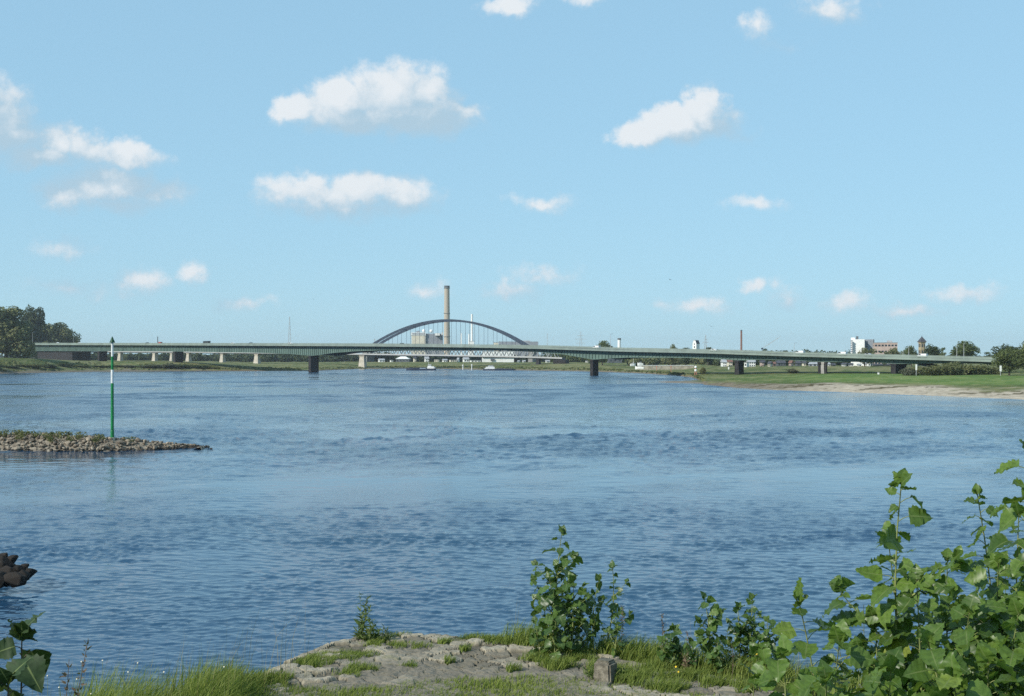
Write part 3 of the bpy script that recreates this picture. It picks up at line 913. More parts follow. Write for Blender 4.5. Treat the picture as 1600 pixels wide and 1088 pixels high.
# ------------------------------------------------------------------ town, power station, masts
def frame_at(px, d, yaw=0.0):
    """local axes for a building at a bearing: ax to the right, ay away"""
    a = math.atan(-U(px)) + yaw
    return Vector((math.cos(a), math.sin(a), 0)), Vector((-math.sin(a), math.cos(a), 0))
WINN = [0]
def house(name, label, px0, px1, ytop, d, wall, roof='flat', roofm='grey_roof', depth=None, yaw=R(12), wins=(2, 1), zb=None, group=None, ridge=.45, winw=None, door=False, cat='house', side=True, chimney=False):
    pc = (px0 + px1) / 2
    zb = (land_z(pc, d) - .3) if zb is None else zb
    depth = depth or 9.0
    w = (px1 - px0) / FOC * d
    w = max(1.5, (w - depth * abs(math.sin(yaw))) / math.cos(yaw))
    zt = zat(ytop, d)
    H = zt - zb
    ax, ay = frame_at(pc, d, yaw)
    c = Vector((U(pc) * d, d, zb)) + ay * depth / 2
    o = thing(name, label, cat, (c.x, c.y, zb), group=group)
    He = H if roof == 'flat' else H * (1 - ridge)
    mb = MB(); mb.box(c + Vector((0, 0, He / 2)), (w, depth, He), ax, ay); mb.build('wall', M[wall], o)
    r = MB()
    top = c + Vector((0, 0, He))
    if roof == 'flat':
        r.box(top + Vector((0, 0, .12)), (w + .5, depth + .5, .24), ax, ay)
        if w > 14: r.box(top + ax * w * .2 + Vector((0, 0, .9)), (w * .2, depth * .4, 1.3), ax, ay)
    elif roof == 'gable':
        e = .5
        a0, b0 = top - ax * (w / 2 + e) - ay * (depth / 2 + e), top + ax * (w / 2 + e) - ay * (depth / 2 + e)
        a1, b1 = top - ax * (w / 2 + e) + ay * (depth / 2 + e), top + ax * (w / 2 + e) + ay * (depth / 2 + e)
        h0, h1 = top - ax * (w / 2 + e) + Vector((0, 0, H - He)), top + ax * (w / 2 + e) + Vector((0, 0, H - He))
        r.add([a0, b0, b1, a1, h0, h1], [(0, 1, 5, 4), (2, 3, 4, 5), (0, 4, 3), (1, 2, 5), (0, 3, 2, 1)])
    else:
        e = .5
        a0, b0 = top - ax * (w / 2 + e) - ay * (depth / 2 + e), top + ax * (w / 2 + e) - ay * (depth / 2 + e)
        a1, b1 = top - ax * (w / 2 + e) + ay * (depth / 2 + e), top + ax * (w / 2 + e) + ay * (depth / 2 + e)
        k = max(0.0, w / 2 - depth / 2)
        h0, h1 = top - ax * k + Vector((0, 0, H - He)), top + ax * k + Vector((0, 0, H - He))
        r.add([a0, b0, b1, a1, h0, h1], [(0, 1, 5, 4), (2, 3, 4, 5), (0, 4, 3), (1, 2, 5), (0, 3, 2, 1)])
    ro = r.build('roof', M[roofm], o)
    if chimney:
        q = MB(); q.box(top + ax * w * .2 + Vector((0, 0, (H - He) * .8 + .4)), (.8, .8, 1.8), ax, ay); q.build('chimney', M['brown_brick'], o)
    nx, nz = wins
    if nx:
        sx, sz = w / nx, He / nz
        ww, wh = (winw or (min(1.6, sx * .55), min(1.5, sz * .5)))
        me = None
        for i in range(nx):
            for j in range(nz):
                p = c + ax * (-w / 2 + sx * (i + .5)) - ay * (depth / 2 + .01) + Vector((0, 0, sz * (j + .55)))
                q = MB(); q.box(p, (ww, .1, wh), ax, ay); q.build('window', M['glass'], o)
        if side:
            ns = max(1, int(depth / 5))
            sgn = -1 if yaw > 0 else 1
            for i in range(ns):
                for j in range(nz):
                    p = c + ax * sgn * (w / 2 + .01) + ay * (-depth / 2 + depth / ns * (i + .5)) + Vector((0, 0, sz * (j + .55)))
                    q = MB(); q.box(p, (.1, ww, wh), ax, ay); q.build('window', M['glass'], o)
    return o

# --- power station beyond the arch
def stack(name, label, px, ytop, ybase, d, w0, w1, mat, bands=(), lip=True, rings=()):
    zb, zt = zat(ybase, d), zat(ytop, d)
    c = Vector((U(px) * d, d, 0))
    o = thing(name, label, 'chimney', (c.x, d, zb))
    r0, r1 = wm(w0, d) / 2, wm(w1, d) / 2
    z0 = min(zb, 5.5)
    MB().lathe(c, [(r0, z0), (r1, zt)], 28).build('shaft', M[mat], o, smooth=False)
    if lip: MB().lathe(c, [(r1 * 1.08, zt - r1 * .9), (r1 * 1.08, zt + .3), (r1 * .75, zt + .3), (r1 * .75, zt - .5)], 28).build('rim', M['darkgrey'], o)
    for py in rings:
        z = zat(py, d); t = (z - z0) / (zt - z0); rr = r0 + (r1 - r0) * t
        MB().lathe(c, [(rr + .05, z - .5), (rr + .75, z - .45), (rr + .75, z + .25), (rr + .05, z + .3)], 28).build('gallery', M['greyconcrete'], o)
    return o
M['stack'] = simple('weathered_stack_concrete', (.44, .385, .31), .9, .10, .06, stretch=(1, 1, .15))
M['brick_stack'] = simple('red_brown_brick', (.23, .13, .105), .9, .2, .3)
stack('power_station_chimney', 'tall beige concrete chimney rising behind the middle of the steel arch', 698.3, 447, 538, 1650, 10.2, 8.0, 'stack', rings=(450.5, 489.5, 526))
o = stack('flue_stack', 'slim white flue stack rising above the right half of the steel arch', 737.4, 491, 539, 1600, 4.4, 3.0, 'white', lip=False)
stack('short_flue_stack', 'short white flue stack between the beige chimney and the slim white stack', 721, 521, 539, 1600, 2.3, 1.8, 'white', lip=False)
stack('stub_flue_stack', 'short white flue stack touching the left side of the slim white stack', 732.8, 522, 539, 1600, 2.4, 2.0, 'white', lip=False)
stack('brick_chimney', 'thin red brown brick chimney standing over the right river pier of the green bridge', 1158.3, 516.5, 560, 820, 3.4, 2.7, 'brick_stack')
stack('white_silo_tower', 'short white round tower behind the green bridge right of the round tree', 967.5, 529, 552, 1420, 5.4, 5.0, 'white')
stack('distant_chimney', 'thin dark chimney far off above the red van on the green bridge', 246.4, 526, 545, 1500, 1.5, 1.3, 'darkgrey', lip=False)

pd = 1660
o = thing('power_station_hall', 'cream and grey power station block with roof domes left of the beige chimney', 'power station', (U(668) * pd, pd, 6))
ax, ay = frame_at(668, pd, R(0))
def blk(px0, px1, y0, y1, dd, dep, mat, nm, ya=0.0):
    a, b2 = frame_at((px0 + px1) / 2, dd, ya)
    w = (px1 - px0) / FOC * dd
    zt, zb = zat(y0, dd), (zat(y1, dd) if y1 else 5.0)
    c = Vector((U((px0 + px1) / 2) * dd, dd, (zt + zb) / 2)) + b2 * dep / 2
    MB().box(c, (w, dep, zt - zb), a, b2).build(nm, M[mat], o)
blk(643, 664.5, 524.5, None, pd, 34, 'cream', 'turbine_hall')
blk(642.3, 665.2, 519.8, 524.4, pd - .6, 35.5, 'white', 'parapet')
blk(664.7, 692, 521.5, None, pd + 4, 30, 'greywall', 'boiler_house')
blk(644, 664, 521.0, 522.6, pd - .9, .6, 'greywall', 'louvre_band')
blk(680, 687, 521.0, 524.6, pd - 1.0, 6, 'white', 'roof_house')
blk(650.5, 655.5, 517.2, 519.7, pd + 8, 6, 'greywall', 'roof_vent')
blk(690, 692.5, 519.5, 524, pd + 2, 6, 'white', 'lift_head')
for px, py, r in ((662.2, 517.2, 2.6), (673.8, 517.6, 2.7)):
    c = Vector((U(px) * (pd + 8), pd + 8, zat(py, pd + 8)))
    rr = wm(r, pd)
    MB().lathe(c, [(rr * math.cos(a), rr * math.sin(a)) for a in [R(x) for x in range(-80, 91, 17)]], 18).build('roof_dome', M['white'], o, smooth=True)

def plant_blk(name, label, px0, px1, y0, d, dep, mat, wins=(0, 0), yaw=0.0, cat='factory', roofm='grey_roof', zb=6.0):
    return house(name, label, px0, px1, y0, d, mat, 'flat', roofm, dep, yaw, wins, zb, cat=cat, side=False, winw=(4, 2.2))
plant_blk('factory_block', 'long low grey factory block behind the right foot of the arch', 779, 841, 534.2, 1560, 26, 'greywall', (5, 2))
plant_blk('factory_annex', 'small cream block at the left end of the long grey factory', 771.5, 778.6, 535.6, 1540, 18, 'cream', (1, 2))
plant_blk('boiler_annex', 'low white block at the foot of the slim white flue stack', 733, 740.5, 533.5, 1580, 14, 'white', (1, 1))
plant_blk('silo_shed', 'big white shed with a dark gate seen through the railway truss', 753, 803, 549.5, 1310, 26, 'white', (0, 0), cat='shed', zb=5)
so_ = bpy.data.objects['silo_shed']
dsh = 1309
for k, (pa, pb, ya, yb, mt, nm) in enumerate(((766.5, 772.5, 561, 563.5, 'darkgrey', 'gate'), (753, 803, 557.6, 558.6, 'greywall', 'canopy'))):
    a, b2 = frame_at(778, dsh)
    c = P3((pa + pb) / 2, (ya + yb) / 2, dsh)
    MB().box(c, (wm(pb - pa, dsh), 1.2, wm(yb - ya, dsh)), a, b2).build(nm, M[mt], so_)

# --- church tower and the tower block
cd_ = 800
o = thing('church_tower', 'square yellow church tower with pointed slate spire right of the pink block', 'church tower', (U(1440.5) * cd_, cd_, 5))
M['tuff'] = simple('yellow_tuff_stone', (.40, .32, .20), .9, .2, .4)
ax, ay = frame_at(1440, cd_, R(28))
c = Vector((U(1440.5) * cd_, cd_, 0))
hw = wm(7.6, cd_)
zt, zb = zat(535.5, cd_), 4.0
MB().box(c + Vector((0, 0, (zt + zb) / 2)), (hw, hw, zt - zb), ax, ay).build('tower', M['tuff'], o)
MB().box(c + Vector((0, 0, zt + .25)), (hw + .8, hw + .8, .5), ax, ay).build('cornice', M['tuff'], o)
q = MB(); e = hw / 2 + .7
q.add([c + ax * a * e + ay * b2 * e + Vector((0, 0, zt + .5)) for a, b2 in ((-1, -1), (1, -1), (1, 1), (-1, 1))] + [c + Vector((0, 0, zat(525.8, cd_)))],
      [(0, 1, 4), (1, 2, 4), (2, 3, 4), (3, 0, 4), (3, 2, 1, 0)])
q.build('spire', M['dark_roof'], o)
for k in (-1, 1):
    for zz, hh in ((zt - 1.9, 2.2), (zt - 6.2, 2.2)):
        MB().box(c - ay * (hw / 2 + .02) + ax * k * hw * .22 + Vector((0, 0, zz)), (hw * .22, .3, hh), ax, ay).build('belfry_opening', M['glass'], o)
        MB().box(c + ax * (-hw / 2 - .02) + ay * k * hw * .22 + Vector((0, 0, zz)), (.3, hw * .22, hh), ax, ay).build('belfry_opening', M['glass'], o)
MB().tube([c + Vector((0, 0, zat(526.2, cd_))), c + Vector((0, 0, zat(524.5, cd_)))], .15, 6).build('finial', M['dark_steel'], o)

hd = 860
o = thing('tower_block', 'white stepped tower block with balconies on its left, behind the green bridge', 'apartment block', (U(1348) * hd, hd, 5))
def blk2(px0, px1, y0, dd, dep, mat, nm, ya, zb=4.0, ox=0):
    a, b2 = frame_at((px0 + px1) / 2, dd, ya)
    w = (px1 - px0) / FOC * dd
    zt = zat(y0, dd)
    c = Vector((U((px0 + px1) / 2) * dd, dd, (zt + zb) / 2)) + b2 * dep / 2
    MB().box(c, (w, dep, zt - zb), a, b2).build(nm, M[mat], o)
blk2(1331, 1350.5, 530.4, hd, 14, 'white', 'wall', R(0))
blk2(1329.6, 1335.5, 527.6, hd + 3, 10, 'white', 'stair_tower', R(0))
blk2(1337.5, 1341.2, 525.6, hd + 5, 5, 'darkgrey', 'lift_head', R(0))
blk2(1350.6, 1364.5, 530.6, hd + 5, 12, 'greywall', 'painted_shade_wing', R(0))  # right flank of the white block, its shade painted in as grey
blk2(1364.6, 1366, 530.0, hd + 5, 3, 'darkgrey', 'duct', R(0))
for j in range(6):
    py = 533 + j * 3.3
    MB().box(P3(1330.6, py, hd - .9), (wm(2.6, hd), 1.8, .9)).build('balcony', M['greywall'], o)
for j in range(5):
    for k in range(2):
        MB().box(P3(1354.5 + k * 6, 534 + j * 3.6, hd + 4.9), (wm(2.6, hd), .3, wm(1.3, hd))).build('window', M['glass'], o)
house('pink_apartment_block', 'long salmon pink apartment block between the white tower block and the church tower', 1365.6, 1403, 535.8, 830, 'pink', 'flat', 'grey_roof', 12, R(6), (7, 4), 4.0, winw=(1.5, 1.2), cat='apartment block')
house('penthouse_block', 'pale attic block set back on top of the salmon pink apartment block', 1374, 1400, 535.2, 834, 'greywall', 'flat', 'grey_roof', 6, R(6), (4, 1), zat(537.6, 834), winw=(1.4, .9), cat='attic storey') if False else None
gd = 1060
o = thing('gabled_tower', 'narrow white gabled building with a dark round window and blue shaded flank', 'gabled building', (U(1085) * gd, gd, 5))
ax, ay = frame_at(1085, gd, R(-24))
c = Vector((U(1085) * gd, gd, 0)); w2 = wm(6.4, gd) / 2; dp = 7.0
z1, z2 = zat(537.0, gd), zat(532.2, gd)
front = [(-w2, 4.0), (w2, 4.0), (w2, z1), (w2 * .45, z2), (-w2 * .45, z2), (-w2, z1)]
m = MB(); n = 6
m.add([c + ax * a + Vector((0, 0, z)) for a, z in front] + [c + ax * a + ay * dp + Vector((0, 0, z)) for a, z in front],
      [tuple(range(n)), tuple(range(2 * n - 1, n - 1, -1))] + [(i, (i + 1) % n, n + (i + 1) % n, n + i) for i in range(n)])
m.build('wall', M['white'], o)
m = MB()
for (a, z, b2, zz) in ((w2 + .2, z1 - .2, w2 * .45, z2 + .08), (-w2 - .2, z1 - .2, -w2 * .45, z2 + .08), (-w2 * .47, z2 + .08, w2 * .47, z2 + .08)):
    p, q = c + ax * a + Vector((0, 0, z)), c + ax * b2 + Vector((0, 0, zz))
    m.hexa([p + ay * .3, q + ay * .3, q + ay * (dp + .2), p + ay * (dp + .2)] + [v + Vector((0, 0, .22)) for v in (p + ay * .3, q + ay * .3, q + ay * (dp + .2), p + ay * (dp + .2))])
m.build('roof', M['dark_roof'], o)
m = MB(); pc = c + Vector((0, 0, zat(537.8, gd))) - ay * .03
m.tube([pc, pc - ay * .12], [.55, .55], 14); m.build('round_window', M['glass'], o)
m = MB(); m.box(c + Vector((0, 0, zat(542.5, gd))) - ay * .03, (.9, .12, 1.5), ax, ay); m.build('window', M['glass'], o)

# --- lattice masts
def pylon(name, label, px, ytop, ybase, d, wbase, arms=(), cat='pylon'):
    zb, zt = min(zat(ybase, d), 6.0), zat(ytop, d)
    c = Vector((U(px) * d, d, 0))
    o = thing(name, label, cat, (c.x, d, zb))
    m = MB(); th = max(.22, wm(.28, d))
    n = 9
    def cor(t, k):
        h = wbase / 2 * (1 - t) ** 1.3 + .35
        a, b2 = ((-1, -1), (1, -1), (1, 1), (-1, 1))[k]
        return c + Vector((a * h, b2 * h, zb + (zt - zb) * t))
    for i in range(n):
        t0, t1 = i / n, (i + 1) / n
        for k in range(4):
            m.bar(cor(t0, k), cor(t1, k), th)
            m.bar(cor(t0, k), cor(t1, (k + 1) % 4), th * .6)
    m.build('lattice', M['galv'], o)
    for py, half in arms:
        z = zat(py, d); h = wm(half, d)
        q = MB()
        q.bar(c + Vector((-h, 0, z)), c + Vector((h, 0, z)), th * 1.1)
        q.bar(c + Vector((-h, 0, z)), c + Vector((0, 0, z + h * .22)), th * .8)
        q.bar(c + Vector((h, 0, z)), c + Vector((0, 0, z + h * .22)), th * .8)
        q.build('cross_arm', M['galv'], o)
    return o
M['mast'] = M['galv']
pylon('lattice_mast', 'tall thin lattice radio mast standing alone left of the arch', 452.5, 495, 545, 1700, 5.5, cat='radio mast')
pylon('power_pylon', 'lattice power pylon with three arms left of the round tree', 907.3, 518, 545, 1500, 7, ((525, 5.5), (530.5, 8.5), (536.5, 7.5)))
pylon('power_pylon', 'faint power pylon beside the white gabled building', 1102.5, 523.5, 548, 1700, 6, ((530.5, 4), (535.5, 5.5)))
pylon('slender_mast', 'very thin mast right of the long grey factory', 855.3, 520.5, 545, 1700, 3, cat='mast')
pylon('slender_mast', 'faint thin mast left of the arch, near its foot', 585.5, 529, 545, 1700, 3, cat='mast')

# --- slewing crane behind the bridge
kd = 1250
o = thing('tower_crane', 'thin dark crane with a long jib slanting up to the right', 'crane', (U(1192) * kd, kd, 6))
MB().bar(Vector((U(1192) * kd, kd, 5)), P3(1192, 545, kd), .6).build('mast', M['dark_steel'], o)
a, b2 = P3(1190, 546, kd), P3(1220.5, 525.5, kd)
m = MB(); m.bar(a, b2, .30); m.bar(a + Vector((0, 0, 1.2)), b2, .22)
for i in range(9):
    t = i / 9
    m.bar(a.lerp(b2, t), (a + Vector((0, 0, 1.2))).lerp(b2, min(1, t + .06)), .14)
m.build('jib', M['galv'], o)
MB().box(P3(1191, 545, kd), (2.0, 2, 1.6)).build('cab', M['dark_steel'], o)

# --- small houses and sheds below and behind the bridges
H = [
 (561, 565, 561, 1420, 'white', 'gable', 'grey_roof', 'small white house just right of the railway bridge pier in the water', (1, 1)),
 (592, 602, 560.5, 1410, 'white', 'gable', 'grey_roof', 'low white shed left of the house with the wide white roof', (2, 1)),
 (610, 615, 563.2, 1385, 'white', 'flat', 'grey_roof', 'tiny white cabin on the dike left of the wide white roof', (1, 1)),
 (617, 640, 557.2, 1400, 'darkgrey', 'hip', 'white', 'dark house under a wide white roof on the far dike', (4, 1)),
 (646.5, 651, 556, 1410, 'cream', 'gable', 'dark_roof', 'narrow cream gabled house right of the wide white roof', (1, 2)),
 (664, 671, 557, 1420, 'white', 'gable', 'grey_roof', 'white gabled house above the stern of the barge', (2, 2)),
 (677, 686, 562.3, 1395, 'cream', 'flat', 'grey_roof', 'low cream hut right of the barge on the far dike', (2, 1)),
 (692, 700, 561, 1390, 'white', 'gable', 'grey_roof', 'white house below the foot of the beige chimney', (2, 1)),
 (703, 715, 562.8, 1380, 'cream', 'flat', 'grey_roof', 'long low cream building below the beige chimney', (3, 1)),
 (713.5, 716.5, 559, 1390, 'white', 'gable', 'grey_roof', 'narrow white house above the left white river post', (1, 1)),
 (724, 734, 558, 1370, 'white', 'gable', 'grey_roof', 'white house just left of the big white shed', (2, 1)),
 (735, 752, 563.4, 1350, 'white', 'flat', 'grey_roof', 'long low white annex joined to the left of the big white shed', (3, 1)),
 (808, 811, 563.2, 1290, 'white', 'gable', 'grey_roof', 'tiny white hut right of the big white shed', (1, 1)),
 (817, 822, 563, 1280, 'white', 'gable', 'grey_roof', 'small white gabled hut between the white shed and the dark bridge pier', (1, 1)),
 (853, 860, 562.6, 1230, 'white', 'gable', 'grey_roof', 'white cottage just right of the dark railway bridge pier', (1, 1)),
 (913, 921, 564.4, 1160, 'white', 'flat', 'grey_roof', 'low white caravan shed left of the river pier on the far dike', (2, 1)),
 (950, 973, 559.5, 1150, 'darkgrey', 'flat', 'grey_roof', 'long dark shed right of the river pier', (3, 1)),
 (1049, 1062, 560.5, 1080, 'darkgrey', 'flat', 'grey_roof', 'dark flat shed behind the quay wall', (2, 1)),
 (1064, 1083, 559, 1090, 'greywall', 'gable', 'dark_roof', 'wide grey warehouse with slate roof behind the quay wall', (3, 1)),
 (1128, 1137, 561, 830, 'white', 'gable', 'grey_roof', 'white house with low gable left of the land pier', (2, 2)),
 (1137.5, 1146, 560.5, 840, 'cream', 'gable', 'red_roof', 'cream house with red roof touching the left of the land pier', (2, 2)),
 (1161, 1168.5, 567, 815, 'white', 'flat', 'grey_roof', 'low white garage right of the land pier', (1, 1)),
 (1168.8, 1182, 560.4, 830, 'white', 'gable', 'grey_roof', 'broad white house with pale grey roof right of the land pier', (3, 2)),
 (1189, 1197, 561.5, 835, 'pink', 'gable', 'dark_roof', 'salmon pink gabled house right of the broad white house', (2, 2)),
 (1199, 1204, 564.8, 815, 'cream', 'gable', 'dark_roof', 'small cream cottage between the pink house and the dark sheds', (1, 1)),
 (1207, 1213, 565.5, 830, 'brown_brick', 'gable', 'red_roof', 'little brown brick cottage right of the small cream cottage', (1, 1)),
 (1214, 1229, 563.2, 840, 'darkgrey', 'gable', 'dark_roof', 'dark row house with slate roof left of the orange gabled house', (3, 1)),
 (1231.5, 1237, 563.4, 826, 'pink', 'gable', 'red_roof', 'narrow orange gabled house between two dark houses', (1, 2)),
 (1244, 1253, 564, 845, 'darkgrey', 'gable', 'dark_roof', 'dark house with slate roof right of the orange gabled house', (2, 1)),
 (1255.5, 1259.5, 563.5, 826, 'cream', 'gable', 'dark_roof', 'very narrow cream house left of the grey barn', (1, 1)),
 (1261, 1279, 566, 812, 'greywall', 'gable', 'grey_roof', 'wide grey barn left of the double grey pier', (2, 1)),
 (1290.5, 1299, 566.6, 806, 'white', 'gable', 'grey_roof', 'white house with dark windows right of the double grey pier', (2, 1)),
 (1300, 1307, 568, 812, 'darkgrey', 'gable', 'dark_roof', 'dark cottage between the two white houses right of the grey pier', (1, 1)),
 (1312, 1323, 567, 806, 'white', 'gable', 'dark_roof', 'white terrace house with slate roof at the start of the white row', (3, 1)),
 (1324, 1335, 567.4, 808, 'white', 'gable', 'dark_roof', 'white terrace house with slate roof at the end of the white row', (3, 1)),
 (1341, 1347, 568.4, 802, 'white', 'gable', 'grey_roof', 'small white bungalow left of the white house with tall gable', (1, 1)),
 (1347.5, 1354, 565.8, 806, 'white', 'gable', 'grey_roof', 'white house with tall gable beneath the tower block', (1, 2)),
 (1355, 1361.5, 568, 800, 'white', 'flat', 'grey_roof', 'small white flat roofed house right of the tall gable', (1, 1)),
 (1366, 1392, 568.5, 806, 'darkgrey', 'gable', 'dark_roof', 'long dark barn left of the dark pier on the right meadow', (3, 1)),
]
for i, (a, b2, yt, d, wl, rf, rm, lab, wn) in enumerate(H):
    nm = 'shed' if 'shed' in lab or 'hut' in lab or 'barn' in lab or 'garage' in lab or 'cabin' in lab or 'warehouse' in lab else 'house'
    house(nm, lab, a, b2, yt, d, wl, rf, rm, 7 if b2 - a < 8 else 9, R(-14 if i % 3 == 0 else 10), wn, group='small buildings beyond the bridges', ridge=.42, cat=nm, side=False)

# --- quay wall at the foot of the right dike
M['quay_stone'] = simple('pale_quay_stone', (.42, .37, .29), .9, .3, .5, bump=.3)
qd = 872
o = thing('quay_wall', 'long pale stone quay wall on the bank under the right river span', 'wall', (U(1043) * qd, qd, 1.5))
N_ = 12
ps = [Vector((U(998 + 87 * i / N_) * (qd + 6 * (i / N_)), qd + 6 * (i / N_), 0)) for i in range(N_ + 1)]
m = MB()
for i in range(N_):
    a, b2 = ps[i], ps[i + 1]
    t = (b2 - a).normalized(); nn = Vector((-t.y, t.x, 0))
    za, zb2 = zat(571.4 + .5 * math.sin(i * 1.7), qd), zat(571.4 + .5 * math.sin(i * 1.7 + 1.7), qd)
    m.hexa([a + Vector((0, 0, .5)), b2 + Vector((0, 0, .5)), b2 + nn * 3 + Vector((0, 0, .5)), a + nn * 3 + Vector((0, 0, .5)),
            a + Vector((0, 0, za)), b2 + Vector((0, 0, za)), b2 + nn * 3 + Vector((0, 0, za)), a + nn * 3 + Vector((0, 0, za))])
m.build('wall', M['quay_stone'], o)
m = MB()
for i in range(N_):
    a, b2 = ps[i] + Vector((0, -.1, zat(571.2, qd))), ps[i + 1] + Vector((0, -.1, zat(571.2, qd)))
    t = (b2 - a).normalized(); nn = Vector((-t.y, t.x, 0))
    m.box((a + b2) / 2 + nn * .5, ((b2 - a).length - .3, 1.2, .35), t)
m.build('coping', M['white'], o)

# --- boats
def hull_mb(L, Bm, D, bow=.28, stern=.08, sheer=.5):
    """hull along +x (bow at +x), waterline z=0"""
    m = MB(); n = 18; prof = []
    for i in range(n + 1):
        t = i / n; x = -L / 2 + L * t
        w = Bm / 2 * (1 - max(0, (t - (1 - bow)) / bow) ** 2 * .96) * (1 - max(0, (stern - t) / stern) ** 2 * .35)
        z = D + sheer * max(0, (t - .7) / .3) ** 2 + .25 * sheer * max(0, (.15 - t) / .15) ** 2
        prof.append([(x, -w, z), (x, -w * .94, -.05), (x, -w * .6, -.6), (x, w * .6, -.6), (x, w * .94, -.05), (x, w, z)])
    k = 6; vs = [p for r in prof for p in r]; fs = []
    for i in range(n):
        for j in range(k - 1): fs.append((i * k + j, i * k + j + 1, (i + 1) * k + j + 1, (i + 1) * k + j))
        fs.append((i * k + 5, i * k, (i + 1) * k, (i + 1) * k + 5))
    fs.append(tuple(range(k))); fs.append(tuple(n * k + j for j in range(k)))
    m.add(vs, fs); return m
M['hull_dark'] = simple('dark_blue_hull_paint', (.035, .045, .075), .4, .2, .4)
M['hull_blue'] = simple('light_blue_hull_paint', (.42, .52, .62), .4, .15, .4)
def boat_at(o, px, py, rz):
    d = EYE * FOC / (py - YH); o.location = (U(px) * d, d, 0.02); o.rotation_euler.z = rz
# cargo barge with wheelhouse aft
o = thing('cargo_barge', 'dark hulled cargo barge with white wheelhouse aft on the far river', 'barge')
hull_mb(25, 5.2, 1.5, .22).build('hull', M['hull_dark'], o)
MB().box((3.2, 0, 1.8), (13.5, 4.0, .9)).build('hatch_cover', M['hull_dark'], o)
MB().box((-1.6, 0, 1.66), (5, 4.2, .6)).build('deck_cargo', M['hull_blue'], o)
w = MB(); w.box((-8.2, 0, 2.4), (5.6, 3.9, 1.8)); w.build('deckhouse', M['white'], o)
MB().box((-7.2, 0, 4.1), (2.6, 3.1, 1.6)).build('wheelhouse', M['white'], o)
MB().box((-7.2, 0, 4.3), (2.64, 3.14, .6)).build('window', M['glass'], o)
MB().tube([(-6.2, 0, 4.9), (-6.2, 0, 7.2)], .07, 6).build('mast', M['white'], o)
MB().box((-11.6, 0, 2.0), (.4, 4.2, 1.0)).build('stern_rail', M['white'], o)
boat_at(o, 658, 578.9, R(176))
o = thing('motor_vessel', 'long dark vessel with a white raised bow passing before the white shed', 'ship')
hull_mb(27, 4.6, 1.1, .25).build('hull', M['hull_dark'], o)
MB().box((7.5, 0, 2.0), (7.2, 3.8, 1.8)).build('cabin', M['white'], o)
MB().box((7.0, 0, 3.4), (4.4, 3.2, 1.2)).build('wheelhouse', M['white'], o)
MB().box((7.0, 0, 3.5), (4.44, 3.24, .5)).build('window', M['glass'], o)
MB().box((11.2, 0, 1.5), (1.8, 3.2, .9)).build('bow_cover', M['white'], o)
MB().box((-4, 0, 1.3), (13, 3.6, .5)).build('hatch_cover', M['darkgrey'], o)
boat_at(o, 780, 578.9, R(182))
def yacht(name, label, px, py, L, rz, d, zb, mast=0.0):
    o = thing(name, label, 'boat')
    hull_mb(L, L * .3, 1.2, .4, sheer=.7).build('hull', M['white'], o)
    MB().box((0, 0, 1.6), (L * .45, L * .2, 1.0)).build('cabin', M['white'], o)
    MB().box((0, 0, 1.7), (L * .46, L * .205, .4)).build('window', M['glass'], o)
    if mast: MB().tube([(L * .08, 0, 1.2), (L * .08, 0, mast)], [.12, .07], 6).build('mast', M['white'], o)
    o.location = (U(px) * d, d, zb); o.rotation_euler.z = rz
    return o
yacht('motor_yacht', 'white motor yacht lying at the left end of the quay wall', 999.5, 577, 6.4, R(170), 862, zat(577.4, 862) + .6)
yacht('sailing_boat', 'small white sailing boat with thin mast left of the quay wall', 989, 571.5, 4.2, R(12), 940, zat(572.3, 940) + .5, 7.0)
o = yacht('cabin_cruiser', 'white cabin cruiser showing above the left end of the quay wall', 1000.5, 568, 4.4, R(190), 905, zat(570.6, 905) + .1)

# --- river marks
def post_mark(label, px, y0, y1, w, mat, d=None, name='river_post'):
    d = d or EYE * FOC / (y1 - YH)
    o = thing(name, label, 'river mark', (U(px) * d, d, zat(y1, d)), group='slim posts along the far bank')
    c = Vector((U(px) * d, d, 0))
    MB().tube([c + Vector((0, 0, zat(y1, d) - 1.0)), c + Vector((0, 0, zat(y0, d)))], [wm(w, d) / 2, wm(w, d) / 2.6], 8).build('pole', M[mat], o)
    MB().lathe(c, [(wm(w, d) * .75, zat(y0, d) - .1), (wm(w, d) * .75, zat(y0, d) + .5), (.05, zat(y0, d) + 1.0)], 8).build('topmark', M[mat], o)
    return o
post_mark('left of the two white posts at the far waterline below the beige chimney', 723.3, 571.5, 577.6, 1.5, 'white')
post_mark('right of the two white posts at the far waterline below the slim white stack', 737.2, 571.2, 578, 1.5, 'white')
M['pale_red'] = simple('faded_red_paint', (.52, .20, .14), .6, .15, .8)
post_mark('thin faded red post before the quay wall, left one', 1026, 574, 584.3, .8, 'pale_red')
post_mark('thin faded red post before the quay wall, right one', 1048.5, 574, 586, .8, 'pale_red')
bd = 600.0
o = thing('red_beacon', 'red and white lattice beacon at the root of the gravel spit', 'beacon', (U(1087) * bd, bd, .3))
c = Vector((U(1087) * bd, bd, 0))
m = MB()
zb_, zm = .2, zat(580, bd)
for a, b2 in ((-1, -1), (1, -1), (1, 1), (-1, 1)):
    m.bar(c + Vector((a * .75, b2 * .75, zb_ - .5)), c + Vector((a * .25, b2 * .25, zm)), .2)
m.build('legs', M['pale_red'], o)
MB().lathe(c, [(.62, zm - .1), (.62, zat(577, bd))], 10).build('white_drum', M['white'], o)
MB().lathe(c, [(.30, zat(577, bd)), (.30, zat(575, bd))], 10).build('red_neck', M['pale_red'], o)
MB().lathe(c, [(.62, zat(575, bd)), (.62, zat(573, bd)), (.05, zat(571.6, bd))], 10).build('white_topmark', M['white'], o)
